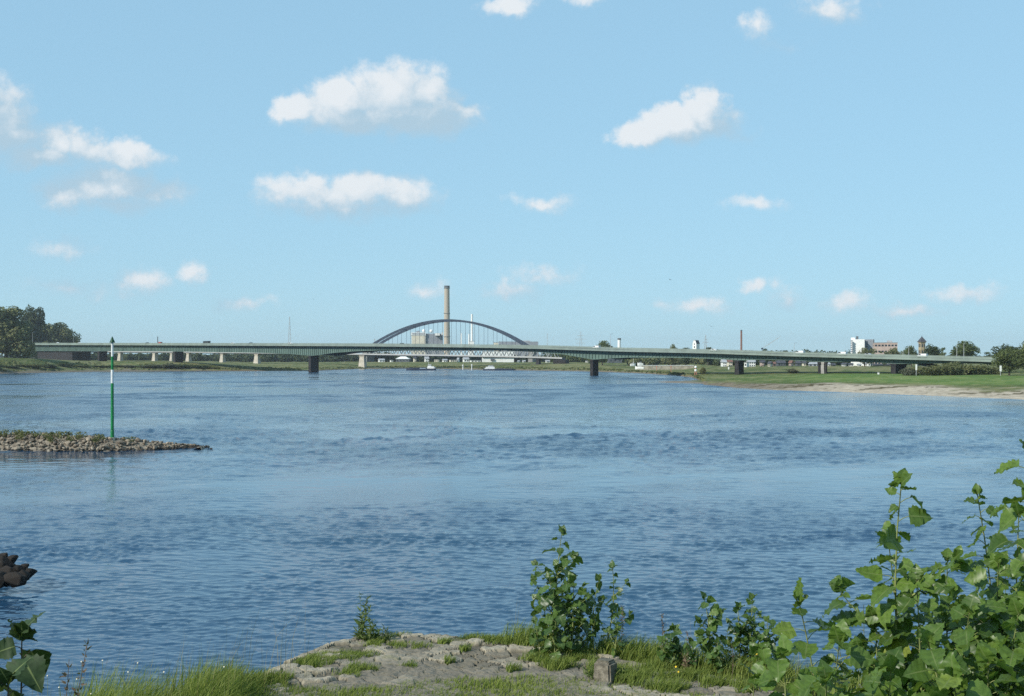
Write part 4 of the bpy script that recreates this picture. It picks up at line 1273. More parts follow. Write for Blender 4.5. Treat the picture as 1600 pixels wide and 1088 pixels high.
def board(label, px0, px1, y0, y1, ybase, d, mat):
    pc = (px0 + px1) / 2
    zb = land_z(pc, d)
    o = thing('sign_board', label, 'sign', (U(pc) * d, d, zb))
    c = P3(pc, (y0 + y1) / 2, d)
    MB().box(c, (wm(px1 - px0, d), .12, wm(y1 - y0, d))).build('board', M[mat], o)
    MB().tube([Vector((c.x, d + .12, zb - .5)), Vector((c.x, d + .12, c.z))], .1, 6).build('post', M['galv'], o)
board('tall white river sign before the right hand bushes', 1430.5, 1433, 569.5, 578.5, 585, 498, 'white')
board('white river sign beside the trees at the right end of the bridge', 1562, 1565, 571.5, 580.5, 583, 470, 'white')
board('small white sign low on the right meadow left of the dark pier', 1371, 1374, 582.4, 585.2, 586, 530, 'white')
board('small white notice on the bank left of the land pier', 1137.5, 1139.5, 573.5, 577.5, 579, 720, 'white')
# --- birds over the river
def bird(label, px, py, d, span, rz):
    me_c = P3(px, py, d)
    m = MB()
    m.tube([(-.3, 0, 0), (-.15, 0, .01), (.1, 0, .02), (.25, 0, .03), (.32, 0, .03)], [.02, .07, .08, .05, .01], 8)
    o = bpy.data.objects.new('tmp', None)
    w = span / 2
    for sg in (-1, 1):
        m.add([(.14, sg * .05, .04), (.12, sg * w * .5, .22), (-.04, sg * w, .10), (-.08, sg * w * .55, .20), (-.12, sg * .05, .04),
               (.14, sg * .05, .02), (.12, sg * w * .5, .20), (-.04, sg * w, .09), (-.08, sg * w * .55, .18), (-.12, sg * .05, .02)],
              [(0, 1, 3, 4), (1, 2, 3), (5, 9, 8, 6), (6, 8, 7), (0, 5, 6, 1), (1, 6, 7, 2), (2, 7, 8, 3), (3, 8, 9, 4), (4, 9, 5, 0)])
    m.add([(-.28, -.03, .0), (-.46, -.09, 0), (-.46, .09, 0), (-.28, .03, 0), (-.28, 0, .03)], [(0, 1, 2, 3), (0, 4, 1), (1, 4, 2), (2, 4, 3)])
    bpy.data.objects.remove(o)
    b = m.build('bird', M['darkgrey'])
    b.location = me_c; b.rotation_euler = (R(15), 0, rz)
    tag(b, label, 'bird', 'birds over the river')
bird('bird gliding above the right span, wings spread wide', 1111, 510.5, 300, 1.5, R(80))
bird('small bird high in the sky right of the middle', 1047, 437.5, 330, 1.0, R(60))
bird('tiny bird in the empty sky between the left clouds and the arch', 490, 468, 380, .9, R(100))
# ------------------------------------------------------------------ trees and far woods
M['crown'] = leafy('tree_leaves', (.038, .058, .022), (.135, .160, .055), .18, .7, .15)
M['crown_olive'] = leafy('willow_leaves', (.060, .074, .034), (.21, .215, .095), .18, .7, .15)
M['crown_dark'] = leafy('dark_tree_leaves', (.026, .040, .022), (.075, .098, .042), .15, .7, .15)
M['scrub'] = leafy('scrub_leaves', (.062, .074, .030), (.185, .190, .080), .15, .75, .12)
M['grey_scrub'] = leafy('grey_willow_scrub', (.055, .062, .042), (.15, .155, .10), .15, .75, .12)

def leaf_cloud(blobs, n, size, seed, flat=.0):
    """n small leaf clumps spread through a set of ellipsoids; returns V, Q, tint"""
    g = np.random.default_rng(seed)
    vol = np.array([b[3] * b[4] * b[5] for b in blobs]) ** .72
    pick = g.choice(len(blobs), n, p=vol / vol.sum())
    B = np.array(blobs, float)[pick]
    dirs = g.normal(size=(n, 3)); dirs /= np.linalg.norm(dirs, axis=1)[:, None]
    rad = g.random(n) ** .30
    lump = .80 + .42 * vnoise(dirs[:, 0] * 2.6 + pick * 3.1, dirs[:, 2] * 2.6 + dirs[:, 1] * 2 + pick, 7)
    P = B[:, :3] + dirs * (rad * lump)[:, None] * B[:, 3:6]
    nrm = dirs + g.normal(size=(n, 3)) * .75; nrm /= np.linalg.norm(nrm, axis=1)[:, None]
    t = np.cross(nrm, g.normal(size=(n, 3))); t /= np.linalg.norm(t, axis=1)[:, None]
    bt = np.cross(nrm, t)
    sz = size * g.uniform(.55, 1.35, n)[:, None]
    asp = g.uniform(.5, 1.0, n)[:, None]
    V = np.stack([P - t * sz - bt * sz * asp * .3, P + bt * sz * asp, P + t * sz + bt * sz * asp * .2, P - bt * sz * asp * .9 + t * sz * .2], 1).reshape(-1, 3)
    Q = np.arange(4 * n).reshape(-1, 4)
    clump = g.random(len(blobs))[pick]
    tint = np.clip(.18 + .45 * clump + .40 * g.random(n) - .03, 0, 1)
    return V, Q, np.repeat(tint, 4)

def crown_blobs(style, g):
    """unit tree: height 1, crown radius .5"""
    bl = []
    if style == 'round':
        for k in range(15):
            a = g.uniform(0, 6.28); r = g.uniform(.10, .34); z = g.uniform(.30, .80)
            s = g.uniform(.13, .22) * (1.15 - .5 * abs(z - .5))
            bl.append((r * math.cos(a), r * math.sin(a), z, s, s, s * .85))
        bl.append((0, 0, .60, .27, .27, .30)); bl.append((.05, 0, .84, .15, .15, .13)); bl.append((0, 0, .32, .28, .28, .18))
    elif style == 'tall':
        for k in range(16):
            a = g.uniform(0, 6.28); z = g.uniform(.16, .88); r = g.uniform(.05, .30) * (1.15 - .5 * z)
            s = g.uniform(.12, .20)
            bl.append((r * math.cos(a), r * math.sin(a), z, s, s, s * 1.05))
        bl.append((0, 0, .5, .26, .26, .36))
    elif style == 'ragged':
        for k in range(13):
            a = g.uniform(0, 6.28); z = g.uniform(.22, .90); r = g.uniform(.08, .38) * (1.2 - .7 * z)
            s = g.uniform(.08, .17)
            bl.append((r * math.cos(a), r * math.sin(a), z, s, s, s * .7))
        bl.append((0, 0, .45, .2, .2, .25))
    else:   # bush
        for k in range(12):
            a = g.uniform(0, 6.28); r = g.uniform(.05, .36); z = g.uniform(.12, .62)
            s = g.uniform(.15, .27)
            bl.append((r * math.cos(a), r * math.sin(a), z, s, s, s * 1.0))
        bl.append((0, 0, .3, .40, .40, .34))
    return bl

PROTO = {}
def tree_proto(style, mat, seed, n=2600, size=.030):
    g = np.random.default_rng(seed)
    o = thing('shrub' if style == 'bush' else 'broadleaf_tree', '', 'tree')
    V, Q, t = leaf_cloud(crown_blobs(style, g), n, size, seed)
    tk = MB()
    th = .34 if style != 'bush' else .22
    tk.tube([(0, 0, -.06), (.004, .003, th * .5), (.0, .005, th), (.01, 0, .62 if style != 'bush' else .4)], [.030, .024, .020, .008], 7)
    for k in range(6):
        a = k * 1.05 + g.uniform(0, .5); z0 = th * (.65 + .2 * (k % 3))
        tk.tube([(0, 0, z0), (.13 * math.cos(a), .13 * math.sin(a), z0 + .13), (.27 * math.cos(a), .27 * math.sin(a), z0 + .30)], [.013, .009, .004], 5)
    tk.build('trunk', M['bark'], o)
    np_mesh('crown', V, Q, M[mat], o, False, {'tint': t})
    o.location = (0, 0, -500)
    return o
_used = set()
def tree(px, wpx, ytop, d, kind, label, name=None, group='trees beyond the river', zb=None, cat='tree'):
    key = kind
    if key not in PROTO:
        st, mt, sd_, n, sz = KINDS[kind]
        PROTO[key] = tree_proto(st, mt, sd_, n, sz)
    src = PROTO[key]
    if key in _used: o = copy_tree(src)
    else: o = src; _used.add(key)
    z0 = land_z(px, d) - .15 if zb is None else zb
    h = (zat(ytop, d) - z0) / .97
    w = wm(wpx, d) / .80
    o.location = (U(px) * d, d, z0)
    o.scale = (w, w, h)
    o.rotation_euler = (0, 0, random.uniform(0, 6.28))
    if name: o.name = name
    for k in ('label', 'category', 'group'):
        if k in o: del o[k]
    tag(o, label, cat, group)
    return o
KINDS = {
 'left_big': ('tall', 'crown_olive', 21, 18000, .020), 'left_dark': ('tall', 'crown_dark', 22, 12000, .022), 'left_low': ('round', 'crown_olive', 23, 7000, .024),
 'round_a': ('round', 'crown', 31, 3600, .030), 'round_b': ('round', 'crown_olive', 32, 4200, .028), 'round_c': ('round', 'crown_dark', 33, 3200, .030),
 'tall_a': ('tall', 'crown', 34, 3200, .030), 'rag_a': ('ragged', 'crown', 35, 2200, .028), 'rag_b': ('ragged', 'crown_dark', 36, 2200, .028),
 'bush_a': ('bush', 'scrub', 41, 2600, .036), 'bush_b': ('bush', 'scrub', 42, 2600, .036), 'bush_c': ('bush', 'grey_scrub', 43, 2400, .038), 'bush_d': ('bush', 'crown_dark', 44, 2200, .038),
 'near_r': ('round', 'crown', 45, 7000, .024), 'near_s': ('bush', 'crown_olive', 46, 6000, .027)}
LB = 'trees on the left bank'
tree(10, 92, 481, 905, 'left_big', 'largest olive green tree, cut by the left edge, before the end of the green bridge', group=LB)
tree(58, 46, 485.5, 1275, 'left_dark', 'tall dark tree standing right behind the largest olive tree', group=LB)
tree(42, 40, 495, 1265, 'left_dark', 'dark tree filling the gap between the olive tree and the tall dark tree', group=LB)
tree(90, 56, 503.5, 1290, 'left_low', 'lower rounded olive tree right of the tall dark tree', group=LB)
tree(113, 22, 524, 1330, 'left_low', 'smallest tree at the right end of the left bank group', group=LB)
tree(73, 18, 527, 1262, 'bush_a', 'pale small tree rising over the green bridge before the tall dark tree', group=LB)

RT_ = 'trees behind the green bridge'
tree(941, 34, 532.5, 1010, 'round_a', 'round tree above the green bridge at the river pier', group=RT_)
tree(925, 16, 540, 1000, 'rag_a', 'low ragged tree touching the left of the round tree at the river pier', group=RT_)
tree(1051, 19, 538, 960, 'round_b', 'small olive tree above the bridge left of the white gabled building', group=RT_)
tree(1072, 26, 542, 950, 'rag_b', 'low dark tree just left of the white gabled building', group=RT_)
tree(1106, 26, 541.5, 930, 'rag_b', 'low dark tree just right of the white gabled building', group=RT_)
tree(1226, 20, 546.5, 900, 'rag_b', 'low dark tree left of the pale lamp post behind the bridge', group=RT_)
tree(1247, 16, 547.5, 890, 'rag_a', 'low tree right of the pale lamp post behind the bridge', group=RT_)
tree(1299, 18, 550, 860, 'rag_a', 'low green tree between two white vans behind the bridge', group=RT_)
tree(1320, 12, 549, 850, 'rag_b', 'small dark tree left of the foot of the tower block', group=RT_)
tree(1351, 30, 543.5, 780, 'round_b', 'olive tree in front of the foot of the white tower block', group=RT_)
tree(1382, 22, 547, 770, 'rag_a', 'low tree in front of the pink block, left part', group=RT_)
tree(1397, 24, 543.5, 775, 'round_b', 'rounded tree in front of the right end of the pink block', group=RT_)
tree(1424, 28, 540.5, 740, 'round_a', 'dense tree just left of the church tower', group=RT_)
tree(1455, 28, 537.5, 720, 'round_c', 'dark round tree just right of the church tower', group=RT_)
tree(1473, 16, 540.5, 730, 'rag_a', 'narrow tree between the dark round tree and the largest round tree', group=RT_)
tree(1504, 50, 533, 690, 'round_a', 'largest round tree behind the right end of the bridge, past two lamp posts', group=RT_)
tree(1543, 22, 549, 660, 'rag_b', 'low dark tree between the largest round tree and the right end trees', group=RT_)
tree(1575, 44, 537.5, 640, 'round_c', 'dark tree behind the olive tree at the right end of the bridge', group=RT_)
tree(1604, 40, 533, 560, 'round_b', 'olive tree cut by the right edge of the photo', group=RT_)
tree(1577, 46, 544, 480, 'near_r', 'nearest broad tree covering the right end of the green bridge', group=RT_)
tree(1612, 44, 539, 470, 'near_r', 'broad leafy tree at the right edge beside the right end of the bridge', group=RT_)
BU = 'bushes before the right end of the bridge'
for (px, w, yt, kind, lab) in ((1421, 28, 571, 'bush_c', 'greyish low bush beside the pale abutment'),
        (1443, 34, 568.5, 'bush_a', 'olive bush right of the tall white river sign'),
        (1466, 34, 567.5, 'bush_b', 'green bush second right of the tall white river sign'),
        (1488, 42, 559.5, 'near_s', 'tallest bush reaching up to the bridge deck'),
        (1514, 36, 566.5, 'bush_a', 'olive bush right of the tallest bush'),
        (1537, 34, 567, 'bush_b', 'green bush left of the gap beside the right end trees'),
        (1553, 20, 571, 'bush_a', 'small olive bush at the gap beside the right end trees')):
    tree(px, w, yt, 506, kind, lab, name='shrub', group=BU, cat='bush')
tree(1098, 11, 572, 640, 'bush_b', 'round green bush right of the red and white beacon', name='shrub', group=BU, cat='bush')
tree(1240, 18, 574.5, 600, 'bush_c', 'grey green bush on the meadow left of the double pier', name='shrub', group=BU, cat='bush')
LS = 'scrub along the left shore'
rr = random.Random(5)
LSL = ['dark scrub', 'olive scrub', 'grey green scrub', 'low green scrub']
spots = [(-18, 60, 568, 'bush_d'), (14, 40, 571, 'bush_d'), (46, 44, 568, 'bush_a'), (76, 40, 568, 'bush_d'), (104, 26, 565.5, 'bush_d'), (126, 30, 569, 'bush_a'), (152, 26, 571, 'bush_d'),
         (178, 26, 570, 'bush_a'), (204, 30, 569.5, 'bush_c'), (232, 34, 568, 'bush_c'), (258, 36, 566.5, 'bush_c'), (284, 30, 568, 'bush_d'), (314, 26, 569.5, 'bush_d'), (336, 20, 573, 'bush_a')]
where = ['at the left edge of the photo', 'below the largest olive tree', 'below the gap in the left trees', 'below the left end of the green bridge', 'left of the second left pier',
         'just below the abutment end', 'below the second left pier', 'just left of the beacon pole', 'just right of the beacon pole', 'between the beacon pole and the third pier',
         'left below the third pier', 'right below the third pier', 'farther right of the third pier', 'at the right end of the left shore scrub']
for (px, w, yt, kind), wh in zip(spots, where):
    r_ = land_rows(px); d = r_[1, 0] + (r_[3, 0] - r_[1, 0]) * .42
    nm = {'bush_a': 'olive', 'bush_c': 'grey green', 'bush_d': 'dark'}[kind]
    tree(px, w, yt, d, kind, '%s shore bush %s' % (nm, wh), name='shrub', group=LS, cat='bush')

# far woods that read as one mass under and beyond the bridges
def woods(name, label, px0, px1, ytop, d, n, depth, mat, seed, size=1.6, dip=None):
    g = np.random.default_rng(seed)
    bl = []
    x = px0
    while x < px1:
        dd = d + g.uniform(0, depth)
        yt = ytop + g.normal() * 1.1 + (dip(x) if dip else 0)
        zt, zb = zat(yt, dd), land_z(x, dd)
        h = max(2.0, zt - zb); r = g.uniform(.35, .6) * h
        bl.append((U(x) * dd, dd, zb + h * .52, r * 1.25, r, h * .52))
        x += g.uniform(2.2, 5.2)
    V, Q, t = leaf_cloud(bl, n, size, seed)
    o = np_mesh(name, V, Q, M[mat], None, False, {'tint': t})
    return tag(o, label, 'woods', kind='stuff')
woods('far_woods', 'hazy dark woods seen under the left half of the green bridge', 96, 610, 553.5, 1480, 26000, 220, 'crown_dark', 51)
woods('far_woods', 'dark trees on the dike behind the railway truss', 600, 905, 557.5, 1440, 14000, 160, 'crown_dark', 52)
woods('far_woods', 'green trees under the river span right of the railway bridge end', 868, 990, 553, 1230, 9000, 140, 'crown', 53, 1.3)
woods('far_woods', 'brown green trees behind the quay wall', 985, 1125, 560.5, 1000, 9000, 90, 'crown_olive', 54, 1.1)
woods('far_woods', 'dark trees behind the houses under the right spans', 1110, 1420, 561.5, 880, 16000, 120, 'crown_dark', 55, 1.0)
woods('far_woods', 'low tree line on the horizon above the green bridge', 860, 1330, 548, 1800, 9000, 300, 'crown_dark', 56, 2.0, lambda x: (x - 860) / 470 * 4 - 2)
woods('far_woods', 'distant tree line on the horizon along the whole plain', -700, 2400, 556, 2600, 42000, 500, 'crown_dark', 57, 3.4)
# weeds on the far dike foot
def dike_weeds():
    g = np.random.default_rng(71)
    n = 5200
    px = g.uniform(-60, 1100, n)
    rows = land_rows(px)
    t = g.random(n)
    d = rows[:, 1, 0] + (rows[:, 3, 0] - rows[:, 1, 0]) * (.12 + .75 * t)
    keep = vnoise(px / 14, d / 9, 3) > .42
    px, d = px[keep], d[keep]; n = len(px)
    z = np.array([land_z(a, b2) for a, b2 in zip(px, d)])
    P = np.stack([(px - 800) / FOC * d, d, z], -1)
    h = g.uniform(.25, 1.0, n)[:, None]; w = g.uniform(.4, 1.3, n)[:, None]
    up = np.array([[0, 0, 1.0]]); a = g.uniform(0, 3.14, n)
    t1 = np.stack([np.cos(a), np.sin(a), 0 * a], -1)
    V = np.stack([P - t1 * w - up * .2, P + t1 * w - up * .2, P + t1 * w * .7 + up * h, P - t1 * w * .6 + up * h * .85], 1).reshape(-1, 3)
    o = np_mesh('bank_weeds', V, np.arange(4 * n).reshape(-1, 4), M['scrub'], None, False, {'tint': np.repeat(g.random(n) * .8, 4)})
    tag(o, 'rough weeds growing along the far shoreline', 'weeds', kind='stuff')
dike_weeds()
# ------------------------------------------------------------------ rubble groyne with the green beacon
GD = 121.0
def groyne_crest(x):
    """crest distance and height along the groyne (x metres across)"""
    px = 800 + x / 124.0 * FOC + 13
    yc = np.interp(px, [-700, -60, 0, 110, 200, 280, 318, 336, 350], [672, 676, 679, 680.5, 685.5, 693, 698, 701.5, 704])
    yf = np.interp(px, [-700, -60, 0, 110, 200, 270, 318, 336, 350], [703, 703, 703.5, 705, 705.5, 703, 700, 699, 702])
    df = EYE * FOC / (yf - YH)
    dc = df + np.interp(px, [-60, 200, 336], [3.4, 2.4, .6])
    zc = EYE - (yc - YH) / FOC * dc
    return df, dc, np.maximum(zc, -.25)
def groyne_z(x, y):
    df, dc, zc = groyne_crest(x)
    front = zc * np.clip((y - df) / np.maximum(dc - df, .2), -3, 1)
    back = zc - np.maximum(0, y - dc - 1.2) * .75
    return np.where(y < dc, front, np.where(y < dc + 1.2, zc, back))
xs = np.arange(-104, -29.7, .35); ys = np.arange(-3.0, 9.0, .30)
GX, GO = np.meshgrid(xs, ys, indexing='ij')
df_, dc_, zc_ = groyne_crest(GX)
GY = df_ + GO
GZ = np.maximum(groyne_z(GX, GY), -1.2) - .10 - 1.6 * sstep(-31.5, -30.1, GX) + (fbm(GX * 1.2, GY * 1.2, 3, 111) - .5) * .25
m, N, b, out = new_mat('groyne_gravel')
g_ = N.n('ShaderNodeNewGeometry')
vo = N.n('ShaderNodeTexVoronoi', i_Vector=g_.outputs['Position'], i_Scale=3.0)
sx = N.n('ShaderNodeSeparateColor', i_0=vo.outputs['Color'])
N.l(N.ramp(sx.outputs[0], [(0, (.06, .05, .038)), (.6, (.20, .165, .12)), (1, (.30, .26, .2))]), b.inputs['Base Color'])
b.inputs['Roughness'].default_value = .95
gro = np_mesh('groyne_core', np.stack([GX, GY, GZ], -1).reshape(-1, 3), grid_quads(*GX.shape), m, None, True)
tag(gro, 'low rubble groyne reaching into the river from the left', 'groyne', kind='structure')

def rock_mesh(seed, k=16, squash=.72, bev=.035):
    g = np.random.default_rng(seed)
    p = g.normal(size=(k, 3)); p /= np.linalg.norm(p, axis=1)[:, None]
    p *= g.uniform(.75, 1.08, k)[:, None] * np.array([1.0, .85, squash]) * .5
    bm = bmesh.new()
    for q in p: bm.verts.new(q)
    bmesh.ops.convex_hull(bm, input=bm.verts)
    for v in [v for v in bm.verts if not v.link_faces]: bm.verts.remove(v)
    bmesh.ops.bevel(bm, geom=list(bm.edges), offset=bev, segments=1, affect='EDGES')
    me = bpy.data.meshes.new('rock'); bm.to_mesh(me); bm.free()
    return me
def rock_mat(name, c1, c2, wetz=None):
    m, N, b, out = new_mat(name)
    tc = N.n('ShaderNodeTexCoord')
    oi = N.n('ShaderNodeObjectInfo')
    nz = N.n('ShaderNodeTexNoise', i_Vector=tc.outputs['Object'], i_Scale=5.0, i_Detail=7.0, i_Roughness=.65)
    base = N.ramp(oi.outputs['Random'], [(0, c1), (1, c2)])
    dk = N.mix(.55, base, (.03, .028, .024))
    N.l(N.mix(N.smooth(nz.outputs[0], .35, .62), dk, base), b.inputs['Base Color'])
    b.inputs['Roughness'].default_value = .9
    b.inputs['Specular IOR Level'].default_value = .2
    bp = N.n('ShaderNodeBump', i_Height=nz.outputs[0], i_Strength=.5, i_Distance=.04)
    N.l(bp.outputs[0], b.inputs['Normal'])
    return m
M['rubble'] = rock_mat('groyne_stone', (.17, .135, .10), (.40, .335, .25))
M['wet_rubble'] = rock_mat('wet_stone', (.035, .030, .025), (.075, .062, .048))
ROCKS = []
for k in range(9):
    me = rock_mesh(200 + k); me.materials.append(M['rubble']); ROCKS.append(me)
WROCKS = []
for k in range(5):
    me = rock_mesh(230 + k); me.materials.append(M['wet_rubble']); WROCKS.append(me)
def place_rock(me, p, s, label, group, name='rubble_stone'):
    o = bpy.data.objects.new(name, me); COL.objects.link(o)
    o.location = p; o.scale = (s * random.uniform(.85, 1.25), s * random.uniform(.85, 1.15), s * random.uniform(.75, 1.1))
    o.rotation_euler = (random.uniform(-.5, .5), random.uniform(-.5, .5), random.uniform(0, 6.28))
    return tag(o, label, 'stone', group)
rg = np.random.default_rng(77)
# the stones that show largest lie on the river side of the groyne: one object each
pts = []
tries = 0
while len(pts) < 296 and tries < 60000:
    tries += 1
    x = rg.uniform(-53.5, -29.9); 
    df, dc, zc = [float(v) for v in groyne_crest(np.array(x))]
    y = rg.uniform(df - .35, dc + .3)
    if any((x - q[0]) ** 2 + ((y - q[1]) * 1.5) ** 2 < .29 ** 2 for q in pts[-400:]): continue
    pts.append((x, y))
for x, y in pts:
    z = float(groyne_z(np.array(x), np.array(y)))
    s = float(np.clip(rg.lognormal(math.log(.41), .32), .22, .95))
    wet = z < .10
    if wet and x > -31.2: continue
    place_rock((WROCKS if wet else ROCKS)[rg.integers(5 if wet else 9)], (x, y, z + s * .10), s,
               'angular dark wet stone at the foot of the groyne' if wet else 'angular pale brown stone on the groyne with the green beacon',
               'wet stones along the groyne foot' if wet else 'dry stones on the groyne')
# everything smaller between them, and the part outside the photograph, as one mass
def rubble_mass(n, seed):
    g = np.random.default_rng(seed)
    Vs, Fs, base = [], [], 0
    protos = []
    for k in range(5):
        me = rock_mesh(300 + k, 10)
        v = np.array([tuple(a.co) for a in me.vertices]); tr = []
        for p in me.polygons:
            vv = list(p.vertices)
            for i in range(1, len(vv) - 1): tr.append((vv[0], vv[i], vv[i + 1]))
        protos.append((v, np.array(tr))); bpy.data.meshes.remove(me)
    tint = []
    for i in range(n):
        x = g.uniform(-100, -30.6) if i % 3 else g.uniform(-56, -30.2)
        df, dc, zc = [float(q) for q in groyne_crest(np.array(x))]
        y = g.uniform(df - .5, dc + 3.2)
        z = float(groyne_z(np.array(x), np.array(y)))
        s = g.uniform(.18, .5) if x > -54 else g.uniform(.35, .8)
        a = g.uniform(0, 6.28); ca, sa = math.cos(a), math.sin(a)
        v, tr = protos[i % 5]
        w = v * s * np.array([1, 1, g.uniform(.7, 1.2)])
        w = np.stack([w[:, 0] * ca - w[:, 1] * sa + x, w[:, 0] * sa + w[:, 1] * ca + y, w[:, 2] + z + .02], -1)
        Vs.append(w); Fs.append(tr + base); base += len(w); tint += [g.random() if z > .12 else -.0] * len(w)
    m, N, b, out = new_mat('small_rubble')
    at = N.n('ShaderNodeAttribute', attribute_name='tint')
    N.l(N.ramp(at.outputs['Fac'], [(0, (.05, .042, .034)), (.15, (.13, .105, .08)), (1, (.37, .31, .235))]), b.inputs['Base Color'])
    b.inputs['Roughness'].default_value = .92
    o = np_mesh('rubble', np.concatenate(Vs), np.concatenate(Fs), m, None, False, {'tint': tint})
    tag(o, 'loose smaller rubble covering the groyne', 'rubble', kind='stuff')
rubble_mass(1500, 5)

# weeds on the groyne crest
def crest_weeds():
    bl = []
    g = np.random.default_rng(15)
    for px, w, h in [(-60, 40, .55), (-20, 40, .6), (15, 46, .62), (40, 30, .5), (88, 44, .5), (108, 20, .6), (134, 22, .62), (60, 20, .35), (36, 14, .5, ), (170, 14, .5), (163, 10, .45), (214, 12, .42), (205, 8, .4), (78, 14, .35), (-90, 40, .6)]:
        x0 = U(px) * 124
        for k in range(int(w / 3)):
            x = x0 + g.uniform(-.5, .5) * w * .065
            df, dc, zc = [float(q) for q in groyne_crest(np.array(x))]
            y = dc + g.uniform(-.7, .9)
            z = float(groyne_z(np.array(x), np.array(y)))
            bl.append((x, y, z + h * .35, .30, .28, h * .5))
    for px, y0, w in [(35, -.9, 16), (80, -.8, 14), (162, -.9, 9), (90, -1.2, 10), (120, -.9, 8)]:
        for k in range(5):
            x = U(px) * 123 + g.uniform(-.5, .5) * w * .065
            df, dc, zc = [float(q) for q in groyne_crest(np.array(x))]
            bl.append((x, dc + y0 + g.uniform(-.3, .3), float(groyne_z(np.array(x), np.array(dc + y0))) + .25, .26, .22, .32))
    V, Q, t = leaf_cloud(bl, 4200, .075, 16)
    o = np_mesh('groyne_weeds', V, Q, M['scrub'], None, False, {'tint': t})
    tag(o, 'olive weeds growing between the stones on the groyne crest', 'weeds', kind='stuff')
crest_weeds()

# --- the beacon
bx = U(183.2) * 123.2
df, dc, zc = [float(q) for q in groyne_crest(np.array(bx))]
by = dc + .1
o = thing('river_beacon', 'tall green and white banded beacon pole with a green cone on the groyne', 'beacon', (bx, by, zc))
c = Vector((bx, by, 0))
def bz_(py): return zat(py, by)
def bw(npx): return wm(npx, by) / 2 * .86
MB().lathe(c, [(bw(6.4), zc - .3), (bw(6.4), zc + .75), (bw(5.6), zc + .8), (bw(5.6), bz_(638)), (bw(5.9), bz_(637.6)), (bw(5.9), bz_(636.6)), (bw(5.2), bz_(636)), (bw(5.2), bz_(599))], 20).build('pole', M['green_paint'], o, smooth=False)
MB().lathe(c, [(bw(4.9), bz_(599) + .002), (bw(4.9), bz_(578))], 20).build('white_band', M['beacon_white'], o)
MB().lathe(c, [(bw(4.5), bz_(578) + .002), (bw(4.5), bz_(557.2))], 20).build('green_band', M['green_paint'], o)
MB().lathe(c, [(bw(4.0), bz_(557.2) + .002), (bw(4.0), bz_(535.5))], 20).build('white_band', M['beacon_white'], o)
MB().lathe(c, [(bw(9.6), bz_(535.6)), (bw(9.6), bz_(535.0)), (bw(1.0), bz_(526))], 20).build('topmark', M['dark_green_paint'], o)
MB().lathe(c, [(bw(10), zc - .2), (bw(10), zc + .12)], 16).build('footing', M['concrete'], o)

# --- dark boulders near the left edge
bl = [(-4, 906, 1.15), (9, 884, .95), (12, 898, 1.0), (24, 906, .85), (36, 902, .72), (44, 896, .66), (30, 890, .60), (2, 872, .72), (-10, 880, 1.0), (18, 874, .50), (38, 886, .42), (8, 908, .7), (-14, 862, .8), (24, 909, .5)]
BLAB = {0: 'big dark boulder at the foot of the pile, cut by the left edge', 1: 'dark boulder in the middle of the pile at the left edge', 2: 'dark boulder low in the middle of the left pile',
        3: 'dark boulder low and right of the middle of the left pile', 4: 'rounded dark boulder at the right end of the left pile', 5: 'rightmost small dark boulder of the left pile by the water',
        6: 'dark boulder behind the right end of the left pile', 7: 'dark boulder on top of the left pile', 8: 'dark boulder at the left edge above the biggest one', 9: 'small dark stone on the upper right slope of the left pile',
        10: 'smallest stone on top of the right end of the left pile', 11: 'dark boulder half in the water at the front of the left pile', 12: 'top dark boulder cut by the left edge', 13: 'low wet stone at the waterline, front right of the left pile',
        14: 'wide dark boulder outside the left edge of the pile', 15: 'dark boulder behind the left end of the pile', 16: 'leftmost wide dark boulder of the pile'}
M['boulder'] = rock_mat('dark_boulder', (.014, .012, .011), (.032, .026, .022))
BR = []
for k in range(6):
    me = rock_mesh(260 + k, 26, .82, .022); me.materials.append(M['boulder']); BR.append(me)
for i, (px, py, s) in enumerate(bl):
    d = 46.6 + (910 - py) * .035 + (i % 3) * .15
    p = P3(px, py, d)
    place_rock(BR[i % 6], (p.x, p.y, max(p.z, -.1)), s, BLAB[i], 'dark boulders at the left edge', 'boulder')
mb = MB(); mb.lathe((U(-44) * 49.2, 49.2, 0), [(2.6, -1.0), (1.9, .0), (1.3, .5), (.5, .9)], 14); tag(mb.build('rock_bed', M['boulder'], None), 'dark stony bed under the boulders', 'rock bed', kind='structure')
# ------------------------------------------------------------------ the near bank
EDGE = np.array([(-40, 1.0), (-14, 3.2), (-7, 5.8), (-4.9, 7.6), (-4.0, 8.9), (-3.3, 10.0), (-2.75, 11.2), (-2.2, 12.4), (-1.75, 13.15), (-1.2, 13.45), (-.4, 13.42), (.35, 13.2), (1.0, 12.95), (1.7, 12.5), (2.4, 12.0), (3.3, 11.3),
                 (5, 10.4), (9, 9.4), (40, 8), (40, -30), (-40, -30)], float)
def sdist(x, y):
    """signed distance to the bank edge, positive on land"""
    x = np.asarray(x, float); y = np.asarray(y, float)
    d = np.full(x.shape, 1e9); ins = np.zeros(x.shape, bool)
    n = len(EDGE)
    for i in range(n):
        ax, ay = EDGE[i]; bx, by = EDGE[(i + 1) % n]
        ex, ey = bx - ax, by - ay
        t = np.clip(((x - ax) * ex + (y - ay) * ey) / (ex * ex + ey * ey), 0, 1)
        d = np.minimum(d, np.hypot(x - ax - t * ex, y - ay - t * ey))
        c = (ay > y) != (by > y)
        with np.errstate(divide='ignore', invalid='ignore'):
            xi = (bx - ax) * (y - ay) / (by - ay if by != ay else 1e-9) + ax
        ins ^= c & (x < xi)
    return np.where(ins, d, -d)
TOPZ = 6.0
